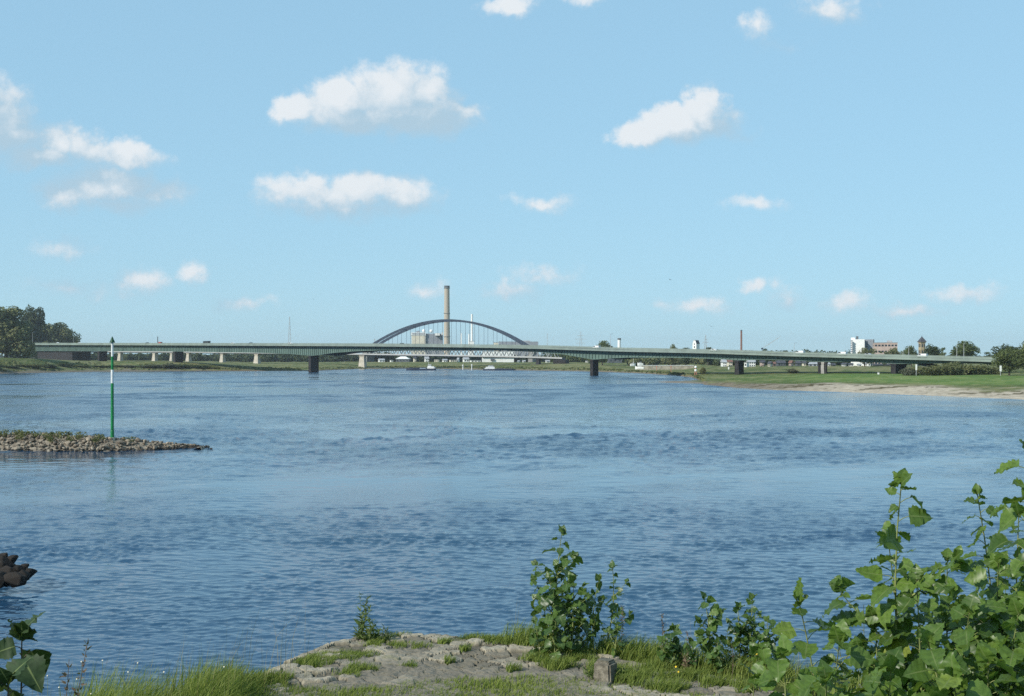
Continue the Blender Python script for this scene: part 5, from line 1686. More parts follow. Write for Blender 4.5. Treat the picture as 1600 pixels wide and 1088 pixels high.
def near_z(x, y, noise=True):
    x = np.asarray(x, float); y = np.asarray(y, float)
    s = sdist(x, y)
    z = TOPZ + 1.4 * (1 - sstep(1.5, 9.8, y)) - np.maximum(0, .25 - s) * .78
    z = np.where(s < .25, z, z)
    if noise: z = z + (fbm(x * 1.1, y * 1.1, 4, 121) - .5) * .10
    return np.maximum(z, -1.5)
def nz1(x, y): return float(near_z(np.array([x]), np.array([y]))[0])
# --- worn stone pitching on the groyne head
def gp(px, py, z=TOPZ):
    d = (EYE - z) * FOC / (py - YH); return (U(px) * d, d)
PAVE = np.array([gp(362, 1078), gp(420, 1046), gp(470, 1022), gp(515, 1005), gp(560, 994.5), gp(610, 990.5), gp(680, 991), gp(745, 996), gp(800, 1003), gp(850, 1009), gp(930, 1020), gp(1010, 1036), gp(1090, 1052), gp(1160, 1066), gp(1235, 1084), gp(1290, 1100), gp(1200, 1140), gp(420, 1140), gp(330, 1100)])
def poly_sd(P, x, y):
    d = np.full(x.shape, 1e9); ins = np.zeros(x.shape, bool); n = len(P)
    for i in range(n):
        ax, ay = P[i]; bx, by = P[(i + 1) % n]
        ex, ey = bx - ax, by - ay
        t = np.clip(((x - ax) * ex + (y - ay) * ey) / (ex * ex + ey * ey), 0, 1)
        d = np.minimum(d, np.hypot(x - ax - t * ex, y - ay - t * ey))
        c = (ay > y) != (by > y)
        xi = (bx - ax) * (y - ay) / (by - ay if by != ay else 1e-9) + ax
        ins ^= c & (x < xi)
    return np.where(ins, d, -d)
def make_near():
    xs = np.concatenate([np.linspace(-40, -6, 50), np.arange(-5.9, 6, .08), np.linspace(6.1, 40, 50)])
    ys = np.concatenate([np.linspace(-30, 4, 40), np.arange(4.1, 15.5, .08), np.linspace(15.7, 26, 30)])
    X, Y = np.meshgrid(xs, ys, indexing='ij')
    Z = near_z(X, Y) - .16 * sstep(-.05, .15, poly_sd(PAVE, X, Y))
    m, N, b, out = new_mat('near_bank_soil')
    g = N.n('ShaderNodeNewGeometry')
    nz = N.n('ShaderNodeTexNoise', i_Vector=g.outputs['Position'], i_Scale=5.0, i_Detail=8.0, i_Roughness=.65)
    f = N.smooth(nz.outputs[0], .35, .65)
    N.l(N.mix(f, (.040, .052, .016), (.085, .098, .030)), b.inputs['Base Color'])
    b.inputs['Roughness'].default_value = .95
    b.inputs['Specular IOR Level'].default_value = .1
    bp = N.n('ShaderNodeBump', i_Height=nz.outputs[0], i_Strength=.8, i_Distance=.05); N.l(bp.outputs[0], b.inputs['Normal'])
    o = np_mesh('near_bank', np.stack([X, Y, Z], -1).reshape(-1, 3), grid_quads(*X.shape)[:, ::-1], m, None, True)
    tag(o, 'grassy near bank in front of the river', 'bank', kind='structure')
make_near()

def make_pave():
    xs = np.arange(-2.95, 2.95, .016); ys = np.arange(10.0, 13.55, .018)
    X, Y = np.meshgrid(xs, ys, indexing='ij')
    wx = X + (fbm(X * 3, Y * 3, 3, 131) - .5) * .12; wy = Y + (fbm(X * 3, Y * 3, 3, 133) - .5) * .12
    # irregular hewn stones: jittered grid, nearest and second nearest seed
    cw, ch = .235, .150
    gi, gj = np.floor(wx / cw).astype(int), np.floor(wy / ch).astype(int)
    f1 = np.full(X.shape, 9.); f2 = np.full(X.shape, 9.); idx = np.zeros(X.shape)
    for a in range(-2, 3):
        for b2 in range(-2, 3):
            ci, cj = gi + a, gj + b2
            h1 = _VAL[(ci * 37 + cj * 101 + 911) & 4095]; h2 = _VAL[(ci * 59 + cj * 17 + 333) & 4095]
            sx = (ci + .5 + (h1 - .5) * .9 + .5 * (cj & 1)) * cw; sy = (cj + .5 + (h2 - .5) * .8) * ch
            dd = np.hypot((wx - sx), (wy - sy) * 1.25)
            m1 = dd < f1
            f2 = np.where(m1, f1, np.minimum(f2, dd)); idx = np.where(m1, h1 * .6 + h2 * .4, idx); f1 = np.where(m1, dd, f1)
    crack = sstep(.0, .022, f2 - f1)
    sd_ = poly_sd(PAVE, X, Y)
    mort = sstep(.36, .56, fbm(X * .9 + 4, Y * 1.4, 3, 139))         # stretches smeared over with concrete
    rough = fbm(X * 14, Y * 14, 4, 141) - .5
    Z = TOPZ + .015 + (idx - .5) * .050 * (1 - mort * .7) + (crack - 1) * .045 * (1 - .75 * mort) + rough * .040 + (fbm(X * 1.3, Y * 1.3, 3, 143) - .5) * .045
    Z = Z + np.minimum(0, sd_) * .9 + np.minimum(0, sd_ - .10) * .25
    V = np.stack([X, Y, Z], -1).reshape(-1, 3)
    Q = grid_quads(*X.shape)[:, ::-1]
    keep = (sd_ > -.45).ravel()
    Q = Q[keep[Q].all(1)]
    m, N, b, out = new_mat('stone_pitching')
    at = N.n('ShaderNodeAttribute', attribute_name='stone').outputs['Fac']
    ck = N.n('ShaderNodeAttribute', attribute_name='crack').outputs['Fac']
    mo = N.n('ShaderNodeAttribute', attribute_name='mortar').outputs['Fac']
    g = N.n('ShaderNodeNewGeometry')
    nz = N.n('ShaderNodeTexNoise', i_Vector=g.outputs['Position'], i_Scale=22.0, i_Detail=8.0, i_Roughness=.7)
    n2 = N.n('ShaderNodeTexNoise', i_Vector=g.outputs['Position'], i_Scale=3.0, i_Detail=6.0)
    f = N.smooth(nz.outputs[0], .3, .7)
    st = N.ramp(at, [(.1, (.100, .086, .060)), (.45, (.195, .172, .126)), (.85, (.40, .355, .265))])
    st = N.mix(N.math('MULTIPLY', f, .5), st, (.12, .11, .095))
    mc = N.mix(f, (.135, .120, .094), (.215, .192, .150))
    c = N.mix(N.math('MULTIPLY', mo, .8), st, mc)
    moss = N.math('MULTIPLY', N.math('SUBTRACT', 1.0, ck), N.smooth(n2.outputs[0], .42, .6))
    c = N.mix(N.math('MULTIPLY', moss, .8), c, (.055, .06, .024))
    lich = N.smooth(n2.outputs[0], .60, .72)
    c = N.mix(N.math('MULTIPLY', lich, .45), c, (.15, .145, .06))
    N.l(c, b.inputs['Base Color'])
    b.inputs['Roughness'].default_value = .92
    b.inputs['Specular IOR Level'].default_value = .2
    bp = N.n('ShaderNodeBump', i_Height=nz.outputs[0], i_Strength=.5, i_Distance=.02); N.l(bp.outputs[0], b.inputs['Normal'])
    o = np_mesh('stone_pavement', V, Q, m, None, False, {'stone': idx.ravel(), 'crack': crack.ravel(), 'mortar': mort.ravel()})
    tag(o, 'worn grey stone pitching with grass in its joints on the near headland', 'stone pavement', kind='structure')
make_pave()

# --- the squared stone post
sp_ = gp(946, 1064)
o = thing('stone_post', 'squat squared stone post with a dark shaded side, among grass', 'stone post', (sp_[0], sp_[1], TOPZ))
def make_post():
    bm = bmesh.new()
    d = sp_[1]
    w, h = wm(29, d), wm(31, d)
    bmesh.ops.create_cube(bm, size=1.0)
    for v in bm.verts: v.co = Vector((v.co.x * w * (1.0 if v.co.z > 0 else 1.16), v.co.y * w * .9 * (1.0 if v.co.z > 0 else 1.12), (v.co.z + .5) * (h + .12) - .12))
    bmesh.ops.bevel(bm, geom=list(bm.edges), offset=.018, segments=2, affect='EDGES')
    bmesh.ops.subdivide_edges(bm, edges=list(bm.edges), cuts=4, use_grid_fill=True)
    g = np.random.default_rng(9)
    for v in bm.verts:
        n = v.normal if v.normal.length else Vector((0, 0, 1))
        k = float(vnoise(np.array([v.co.x * 18 + v.co.z * 9]), np.array([v.co.y * 18 + v.co.z * 14]), 4)[0] - .5)
        v.co += n * k * .010
    me = bpy.data.meshes.new('post'); bm.to_mesh(me); bm.free()
    b = link('block', me, simple('lichened_stone', (.24, .215, .165), .92, .4, 16, bump=.6, col2=(.095, .085, .065)), o)
    b.rotation_euler.z = R(-33)
    MB().box((sp_[0], sp_[1], TOPZ + h + .006), (w * .7, w * .62, .02), (math.cos(R(-33)), math.sin(R(-33)), 0)).build('cap_patch', simple('lichen_crust', (.13, .12, .09), .95, .4, 30), o)
make_post()
# ------------------------------------------------------------------ foliage close to the eye
M['poplar'] = leafy('poplar_leaves', (.055, .110, .020), (.165, .265, .045), .42, .40, .5, (.29, .33, .06), True)
M['poplar_dark'] = leafy('young_poplar_leaves', (.038, .084, .020), (.115, .195, .040), .34, .40, .5, (.17, .24, .06), True)
M['poplar_shade'] = leafy('shaded_poplar_leaves', (.016, .036, .016), (.040, .070, .027), .15, .6, .2, (.08, .12, .04), True)  # darker copy of the poplar leaves, shade put into the colour
M['stem_green'] = simple('green_shoot', (.22, .25, .09), .6, .3, 20)
M['stem_brown'] = simple('brown_shoot', (.12, .085, .055), .8, .3, 20)
M['grass'] = leafy('grass_blades', (.095, .140, .026), (.25, .295, .062), .36, .55, .25, (.36, .33, .14))
M['grass_dry'] = leafy('dry_grass_blades', (.15, .13, .055), (.33, .28, .14), .25, .7, .2)
M['herb'] = leafy('herb_leaves', (.045, .085, .024), (.12, .17, .05), .3, .6, .2, (.20, .20, .05))
M['mugwort'] = leafy('grey_green_leaves', (.085, .105, .065), (.19, .21, .14), .25, .75, .15)
M['dead_leaf'] = leafy('dry_seed_heads', (.10, .065, .045), (.22, .16, .11), .2, .8, .1)
M['petal_white'] = simple('white_petals', (.80, .80, .74), .6, .06, 30)
M['petal_yellow'] = simple('yellow_petals', (.72, .50, .03), .6, .1, 30)

_LT = np.array([0, .03, .08, .14, .20, .27, .34, .41, .48, .55, .63, .71, .79, .87, .94, 1.0])
_LW = np.array([.02, .17, .33, .43, .455, .485, .43, .445, .375, .365, .275, .255, .165, .125, .05, .0])
def leaf_mesh(base, axis, nrm, size, g, narrow=1.0, tooth=.10, curl=.25, fold=.22):
    """broad toothed leaves; arrays of n leaves -> V (n, 33, 3), quads"""
    n = len(base)
    axis = axis / np.linalg.norm(axis, axis=1)[:, None]
    side = np.cross(axis, nrm); side /= np.linalg.norm(side, axis=1)[:, None]
    up = np.cross(side, axis)
    k = len(_LT)
    t = _LT[None, :, None]
    cu = (curl * g.uniform(.2, 2.6, (n, 1, 1)) * (1 if True else 1)) * g.choice([-1, -1, -1, 1], (n, 1, 1))
    s = size[:, None, None]
    mid = base[:, None] + axis[:, None] * t * s + up[:, None] * (cu * (t ** 2) * s * .5)
    tw = _LW[None, :, None] * narrow * (1 + tooth * np.where(np.arange(k) % 2 == 0, 1, -1)[None, :, None])
    fo = fold * g.uniform(-.3, 2.2, (n, 1, 1))
    wav = g.normal(size=(n, k, 1)) * .055 * s
    back = np.where(_LT < .1, -.10, 0)[None, :, None]       # lobes behind the petiole
    L = mid + side[:, None] * tw * s + up[:, None] * (fo * tw * s + wav) + axis[:, None] * back * s * tw * 2
    Rr = mid - side[:, None] * tw * s + up[:, None] * (fo * tw * s - wav) + axis[:, None] * back * s * tw * 2
    V = np.concatenate([L, mid, Rr], 1)
    q = []
    for i in range(k - 1):
        q.append((i, i + 1, k + i + 1, k + i)); q.append((k + i, k + i + 1, 2 * k + i + 1, 2 * k + i))
    q = np.array(q)
    Q = (np.arange(n) * 3 * k)[:, None, None] + q[None]
    return V.reshape(-1, 3), Q.reshape(-1, 4), 3 * k
_RIB = np.concatenate([np.zeros(16), np.ones(16), np.zeros(16)])

def curve_pts(a, b, bend, n=9):
    a, b = Vector(a), Vector(b)
    return [a.lerp(b, i / (n - 1)) + Vector(bend) * (4 * (i / (n - 1)) * (1 - i / (n - 1))) for i in range(n)]

def shoot(name, label, base, tip, nleaf, lsize, seed, mat='poplar', group=None, branches=4, bl=.35, stem='stem_green', r0=.009, start=.15, cat='sapling', droop=.35, narrow=1.0, bend=None, tooth=.10):
    g = np.random.default_rng(seed)
    rr_ = random.Random(seed)
    base, tip = Vector(base), Vector(tip)
    o = thing(name, label, cat, base, group=group)
    H = (tip - base).length
    bend = bend or (rr_.uniform(-.06, .06) * H, rr_.uniform(-.05, .05) * H, 0)
    main = curve_pts(base - Vector((0, 0, .05)), tip, bend)
    st = MB(); st.tube(main, [r0 * (1 - .75 * i / 8) for i in range(9)], 6)
    paths = [(main, 1.0, nleaf)]
    for k in range(branches):
        t = .12 + .62 * (k + rr_.random() * .6) / max(1, branches)
        i = min(7, int(t * 8)); p = main[i].lerp(main[i + 1], t * 8 - i)
        a = k * 2.4 + rr_.uniform(-.5, .5)
        ln = H * bl * (1.1 - .6 * t) * rr_.uniform(.7, 1.2)
        q = p + Vector((math.cos(a) * ln * .75, math.sin(a) * ln * .75, ln * rr_.uniform(.5, .95)))
        br = curve_pts(p, q, (0, 0, -.06 * ln), 6)
        st.tube(br, [r0 * .55 * (1 - .7 * j / 5) for j in range(6)], 5)
        paths.append((br, .8, max(4, int(nleaf * .5 * ln / (H * bl)))))
    B, A, Nn, S = [], [], [], []
    for path, sc, n in paths:
        for j in range(n):
            t = (start if path is main else .2) + (1 - (start if path is main else .2)) * (j + rr_.random() * .5) / n
            t = min(t, .995)
            f = t * (len(path) - 1); i = min(len(path) - 2, int(f))
            p = path[i].lerp(path[i + 1], f - i)
            a = j * 2.40 + seed + rr_.uniform(-.4, .4)
            out_ = Vector((math.cos(a), math.sin(a), 0))
            s = lsize * sc * rr_.uniform(.45, 1.35) * (1 - .25 * max(0, (t - .85) / .15))
            pet = s * rr_.uniform(.35, .65)
            e = p + out_ * pet * .8 + Vector((0, 0, pet * rr_.uniform(.1, .6)))
            st.tube([p, p.lerp(e, .5) + Vector((0, 0, pet * .06)), e], [.0020, .0016, .0013], 4, False)
            ax = (out_ * rr_.uniform(.5, 1.0) + Vector((rr_.uniform(-.5, .5), rr_.uniform(-.5, .5), -droop * rr_.uniform(-.4, 2.0)))).normalized()
            nr = Vector((-.45, -.35, .8)) * rr_.uniform(.2, 1.0) + out_ * rr_.uniform(.0, .9) + Vector((rr_.uniform(-.6, .6), rr_.uniform(-.6, .6), rr_.uniform(-.1, .5)))
            B.append(e); A.append(ax); Nn.append(nr); S.append(s)
        dv = (path[-1] - path[-2]).normalized()
        for j in range(3):                                  # young leaves crowding the tip
            a = j * 2.1 + rr_.uniform(0, 2)
            ax = (dv * .9 + Vector((math.cos(a), math.sin(a), 0)) * rr_.uniform(.3, .9)).normalized()
            B.append(path[-1] - dv * .012 * j); A.append(ax); Nn.append(Vector((-.4, -.5, .5)) + Vector((rr_.uniform(-.6, .6), rr_.uniform(-.6, .6), .2))); S.append(lsize * sc * rr_.uniform(.45, .95))
    st.build('stem', M[stem], o, smooth=True, fix=False)
    V, Q, k = leaf_mesh(np.array(B), np.array(A), np.array(Nn), np.array(S), g, narrow, tooth)
    V = V - np.array(base)
    tint = np.repeat(np.clip(g.beta(2.2, 2.4, len(B)), 0, 1), k)
    np_mesh('leaves', V, Q, M[mat], o, True, {'tint': tint, 'rib': np.tile(_RIB, len(B))})
    return o

def nb(px, d): x = U(px) * d; return Vector((x, d, nz1(x, d)))
# right hand thicket: (tip bearing, tip height, distance, base bearing, leaves, size, seed, label)
G1 = 'poplar saplings of the right hand thicket'
TH = [
 (1409, 748, 4.7, 1475, 24, .118, 1, 'tallest left shoot of the right thicket, leaning left with a bent tip'),
 (1527, 772, 5.4, 1545, 26, .105, 2, 'upright shoot with small leaves in the middle of the right thicket'),
 (1612, 712, 4.6, 1640, 26, .12, 3, 'tall shoot cut by the right edge of the photo'),
 (1592, 800, 5.0, 1600, 26, .115, 4, 'leafy shoot just inside the right edge, below the tallest one'),
 (1388, 845, 5.2, 1440, 24, .10, 5, 'shoot with small dark leaves at the upper left of the right thicket'),
 (1248, 938, 4.9, 1300, 17, .125, 6, 'large leaved shoot standing alone at the left of the right thicket'),
 (1226, 1022, 4.6, 1250, 15, .135, 7, 'lowest big leaved shoot at the left end of the right thicket'),
 (1312, 1000, 4.5, 1330, 18, .125, 8, 'broad leaved shoot low between the left shoot and the middle'),
 (1368, 972, 4.8, 1385, 22, .115, 9, 'bright shoot below the small dark leaved one'),
 (1432, 905, 4.7, 1440, 26, .115, 10, 'dense shoot filling the middle of the right thicket'),
 (1480, 872, 5.2, 1490, 26, .105, 11, 'shoot right of the leaning stem, half way up'),
 (1560, 880, 4.8, 1560, 26, .11, 12, 'shoot below the upright small leaved one'),
 (1515, 952, 4.4, 1520, 26, .115, 13, 'bright green shoot at the lower middle right of the thicket'),
 (1592, 955, 4.3, 1600, 26, .12, 14, 'yellowish green shoot low at the right edge'),
 (1450, 1002, 4.2, 1455, 24, .12, 15, 'low shoot in front of the middle of the thicket'),
 (1392, 1040, 4.2, 1395, 20, .125, 16, 'low shoot in front, left of the middle of the thicket'),
 (1545, 1030, 4.1, 1545, 24, .12, 17, 'low shoot in front, right of the middle of the thicket'),
 (1180, 1052, 4.7, 1200, 11, .12, 18, 'small shoot at the very left foot of the thicket'),
 (1290, 1058, 4.2, 1290, 15, .13, 19, 'low broad leaved shoot at the bottom edge, left of the thicket middle'),
 (1630, 1010, 4.2, 1630, 22, .12, 20, 'low shoot cut by the right edge at the bottom'),
 (1635, 850, 4.8, 1650, 24, .12, 21, 'shoot at the right edge behind the yellowish one, half cut off'),
 (1345, 1010, 4.9, 1350, 18, .11, 22, 'thin shoot behind the low broad leaved one'),
 (1490, 1060, 4.0, 1490, 20, .12, 23, 'lowest shoot at the bottom edge under the middle of the thicket'),
]
for px, py, d, bpx, n, ls, sd_, lab in TH:
    tip = P3(px, py, d); b = nb(bpx, d + .1)
    hi = (tip - b).length
    shoot('poplar_sapling', lab, b, tip, int(n * 1.75 * max(1, hi / 1.2)), ls * .80, sd_, 'poplar', G1, 6 if hi > .7 else 4, .36, r0=.005 + .0022 * hi)
# left edge shoot
tip = P3(34, 990, 4.0); b = nb(-14, 4.15)
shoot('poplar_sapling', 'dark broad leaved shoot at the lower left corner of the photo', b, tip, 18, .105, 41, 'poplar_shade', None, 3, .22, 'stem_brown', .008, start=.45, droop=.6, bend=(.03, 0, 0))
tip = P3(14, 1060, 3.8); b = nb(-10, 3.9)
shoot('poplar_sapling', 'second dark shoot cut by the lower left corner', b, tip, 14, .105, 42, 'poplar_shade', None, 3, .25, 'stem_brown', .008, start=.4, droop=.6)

# saplings on the headland edge
G2 = 'poplar saplings on the headland edge'
HD = [
 (878, 832, 12.6, 872, 26, .125, 51, 'tallest sapling on the headland, left of the stone post'),
 (858, 900, 12.4, 852, 18, .115, 52, 'sapling touching the left of the tallest headland sapling'),
 (896, 906, 12.3, 892, 20, .115, 53, 'sapling touching the right of the tallest headland sapling'),
 (836, 972, 12.2, 840, 10, .085, 54, 'small low sapling at the left foot of the headland clump'),
 (912, 914, 12.5, 905, 12, .09, 55, 'thin shoot leaning right out of the headland clump'),
 (957, 886, 12.5, 942, 17, .095, 56, 'open sapling with few leaves right of the headland clump'),
 (936, 905, 12.4, 930, 12, .09, 57, 'short sapling between the headland clump and the open sapling'),
 (966, 962, 12.2, 958, 10, .08, 58, 'dark little sapling right behind the stone post'),
 (870, 962, 12.1, 868, 14, .11, 59, 'low leafy sapling at the front foot of the headland clump'),
 (1052, 982, 12.0, 1056, 17, .10, 60, 'low bushy sapling right of the stone post'),
 (1036, 1000, 11.8, 1040, 10, .085, 61, 'small sapling at the left of the low bushy one'),
 (1100, 934, 11.9, 1104, 16, .10, 62, 'slim upright sapling left of the two bushy ones'),
 (1153, 948, 11.7, 1158, 18, .09, 63, 'bushy sapling with a pale leaf near its middle'),
 (1176, 934, 11.7, 1170, 15, .09, 64, 'pointed sapling right of the bushy one with a pale leaf'),
 (1199, 968, 11.5, 1200, 15, .085, 65, 'short dense sapling nearest to the big right thicket'),
 (1122, 1000, 11.6, 1124, 12, .08, 66, 'low sapling at the foot of the slim upright one'),
 (1080, 1002, 11.8, 1082, 10, .08, 67, 'low sapling between the bushy one and the slim upright one'),
]
for px, py, d, bpx, n, ls, sd_, lab in HD:
    tip = P3(px, py, d); b = nb(bpx, d)
    hi = (tip - b).length
    shoot('poplar_sapling', lab, b, tip, int(n * (.78 if px < 1000 else 1.25) * max(1, hi)), ls, sd_, 'poplar_dark', G2, 6 if hi > .5 else 3, .34, r0=.006 + .004 * hi, droop=.5)

# leafy herbs and mugwort
def herb(label, px, py, d, bpx, sd_, n, ls, mat, name='herb', stems=4, spread=.2, narrow=.35, cat='herb', group=None):
    g = random.Random(sd_)
    b = nb(bpx, d); o = thing(name, label, cat, b, group=group)
    tip = P3(px, py, d)
    st = MB(); B, A, Nn, S = [], [], [], []
    for k in range(stems):
        f = 1 if k == 0 else g.uniform(.5, .95)
        bb = b + Vector((g.uniform(-.5, .5) * spread * .4, g.uniform(-.3, .3) * spread, -.03))
        tt = bb.lerp(tip, f) + Vector((g.uniform(-1, 1) * spread * (0 if k == 0 else 1), g.uniform(-.5, .5) * spread, 0))
        path = curve_pts(bb, tt, (g.uniform(-.03, .03), 0, 0), 7)
        st.tube(path, [.004 * (1 - .7 * i / 6) for i in range(7)], 5)
        for j in range(n):
            t = .08 + .91 * j / n; q = t * 6; i = min(5, int(q)); p = path[i].lerp(path[i + 1], q - i)
            a = j * 2.4 + g.uniform(-.4, .4)
            out_ = Vector((math.cos(a), math.sin(a), 0))
            B.append(p); A.append(out_ * g.uniform(.5, 1) + Vector((0, 0, g.uniform(-.2, .9)))); Nn.append(Vector((-.3, -.3, 1)) + Vector((g.uniform(-.6, .6), g.uniform(-.6, .6), 0))); S.append(ls * g.uniform(.6, 1.3) * (1 - .5 * t))
    st.build('stem', M['stem_green'], o, smooth=True, fix=False)
    gg = np.random.default_rng(sd_)
    V, Q, k = leaf_mesh(np.array(B), np.array(A), np.array(Nn), np.array(S), gg, narrow, .15)
    np_mesh('leaves', V - np.array(b), Q, M[mat], o, True, {'tint': np.repeat(gg.random(len(B)) ** 1.2, k), 'rib': np.tile(_RIB, len(B))})
    return o
herb('tall yellow tipped herb at the corner of the stone headland', 560, 926, 13.0, 562, 71, 22, .11, 'herb', 'tall_herb', 7, .16, .30)
herb('leafy herb right beside the tall yellow tipped herb', 578, 962, 12.9, 582, 72, 18, .10, 'herb', 'tall_herb', 6, .16, .3)
herb('low herb leaning right at the headland corner', 600, 976, 12.9, 594, 73, 13, .09, 'herb', 'tall_herb', 5, .14, .3)
herb('grey green mugwort stem left of the leaning thicket shoot', 1345, 942, 5.6, 1362, 74, 30, .05, 'mugwort', 'mugwort', 4, .12, .28)
herb('grey green mugwort in front of the thicket gap', 1372, 965, 5.5, 1384, 75, 28, .05, 'mugwort', 'mugwort', 4, .12, .28)
herb('pale mugwort among the upper right thicket leaves', 1568, 862, 5.8, 1575, 76, 34, .06, 'mugwort', 'mugwort', 5, .14, .28)
herb('mugwort low in the left of the thicket', 1296, 1040, 4.4, 1300, 77, 26, .05, 'mugwort', 'mugwort', 4, .1, .28)
herb('herb with narrow leaves between the headland saplings on the right', 1138, 985, 11.7, 1140, 78, 18, .07, 'herb', 'herb', 5, .14, .3)
herb('brown green herb left of the slim upright sapling', 1072, 1010, 11.7, 1074, 79, 16, .07, 'dead_leaf', 'herb', 5, .14, .3)
herb('bushy herb at the right side of the stone post', 975, 1040, gp(975, 1066)[1], 974, 80, 14, .07, 'herb', 'herb', 7, .12, .3)
herb('tuft of broad grasslike herb at the left foot of the stone post', 922, 1034, gp(922, 1062)[1], 922, 81, 16, .09, 'herb', 'herb', 6, .08, .16)

# dry stalks
def stalk(label, px, py, d, bpx, sd_, heads=14, lean=0):
    g = random.Random(sd_)
    b = nb(bpx, d); tip = P3(px, py, d); o = thing('dry_stalk', label, 'dry stalk', b, group='dry stalks')
    st = MB(); path = curve_pts(b - Vector((0, 0, .03)), tip, (.02, 0, .02), 8)
    st.tube(path, [.0035 * (1 - .6 * i / 7) for i in range(8)], 5)
    B, A, Nn, S = [], [], [], []
    for j in range(heads):
        t = .35 + .64 * j / heads; q = t * 7; i = min(6, int(q)); p = path[i].lerp(path[i + 1], q - i)
        for k in range(3):
            v = Vector((g.uniform(-1, 1), g.uniform(-1, 1), g.uniform(.2, 1.4))).normalized()
            e = p + v * .035 * (1.2 - t * .6)
            B.append(p.lerp(e, .4)); A.append(v); Nn.append(Vector((g.uniform(-1, 1), g.uniform(-1, 1), .4))); S.append(.028 * g.uniform(.6, 1.3))
    st.build('stem', M['stem_brown'], o, fix=False)
    gg = np.random.default_rng(sd_)
    V, Q, k = leaf_mesh(np.array(B), np.array(A), np.array(Nn), np.array(S), gg, .4, .2)
    np_mesh('seed_heads', V - np.array(b), Q, M['dead_leaf'], o, True, {'tint': np.repeat(gg.random(len(B)), k)})  # the stalk's dry seed heads, loose pieces in one mesh
stalk('brown dry stalk leaning right beside the lower left leaves', 138, 998, 6.2, 62, 1, 22)
stalk('short brown stalk below the leaning dry stalk', 108, 1030, 6.2, 70, 2, 14)
stalk('thin reddish stalk behind the low bushy headland sapling', 1034, 958, 11.9, 1030, 3, 12)
stalk('thin reddish stalk just right of the open headland sapling', 972, 945, 12.3, 966, 4, 12)
stalk('thin reddish stalk left of the slim upright headland sapling', 1074, 988, 11.8, 1073, 5, 10)
stalk('pale bare stalk before the bushy headland sapling', 1142, 1000, 11.3, 1142, 6, 3)

# ------------------------------------------------------------------ grass
def blades(P, h, w, lean, tint, g):
    n = len(P)
    a = g.uniform(0, 6.28, n); t = np.stack([np.cos(a), np.sin(a), 0 * a], -1)
    b = g.normal(size=n) * .9 + .4; ld = np.stack([np.cos(b), np.sin(b), 0 * b], -1)
    up = np.array([0, 0, 1.0])
    h = h[:, None]; w = w[:, None]; lean = lean[:, None]
    p0, p1 = P - t * w, P + t * w
    m = P + up * h * .55 + ld * lean * h * .28
    m0, m1 = m - t * w * .75, m + t * w * .75
    tp = P + up * h * (1 - .25 * lean) + ld * lean * h * .85
    V = np.stack([p0, p1, m1, m0, tp + t * w * .1, tp - t * w * .1], 1).reshape(-1, 3)
    i = (np.arange(n) * 6)[:, None]
    Q = np.concatenate([i + np.array([[0, 1, 2, 3]]), i + np.array([[3, 2, 4, 5]])], 0)
    return V, Q, np.repeat(tint, 6)
def scatter(n, x0, x1, y0, y1, g, mask):
    x = g.uniform(x0, x1, n); y = g.uniform(y0, y1, n)
    k = g.random(n) < mask(x, y)
    x, y = x[k], y[k]
    return np.stack([x, y, near_z(x, y) - .01], -1)
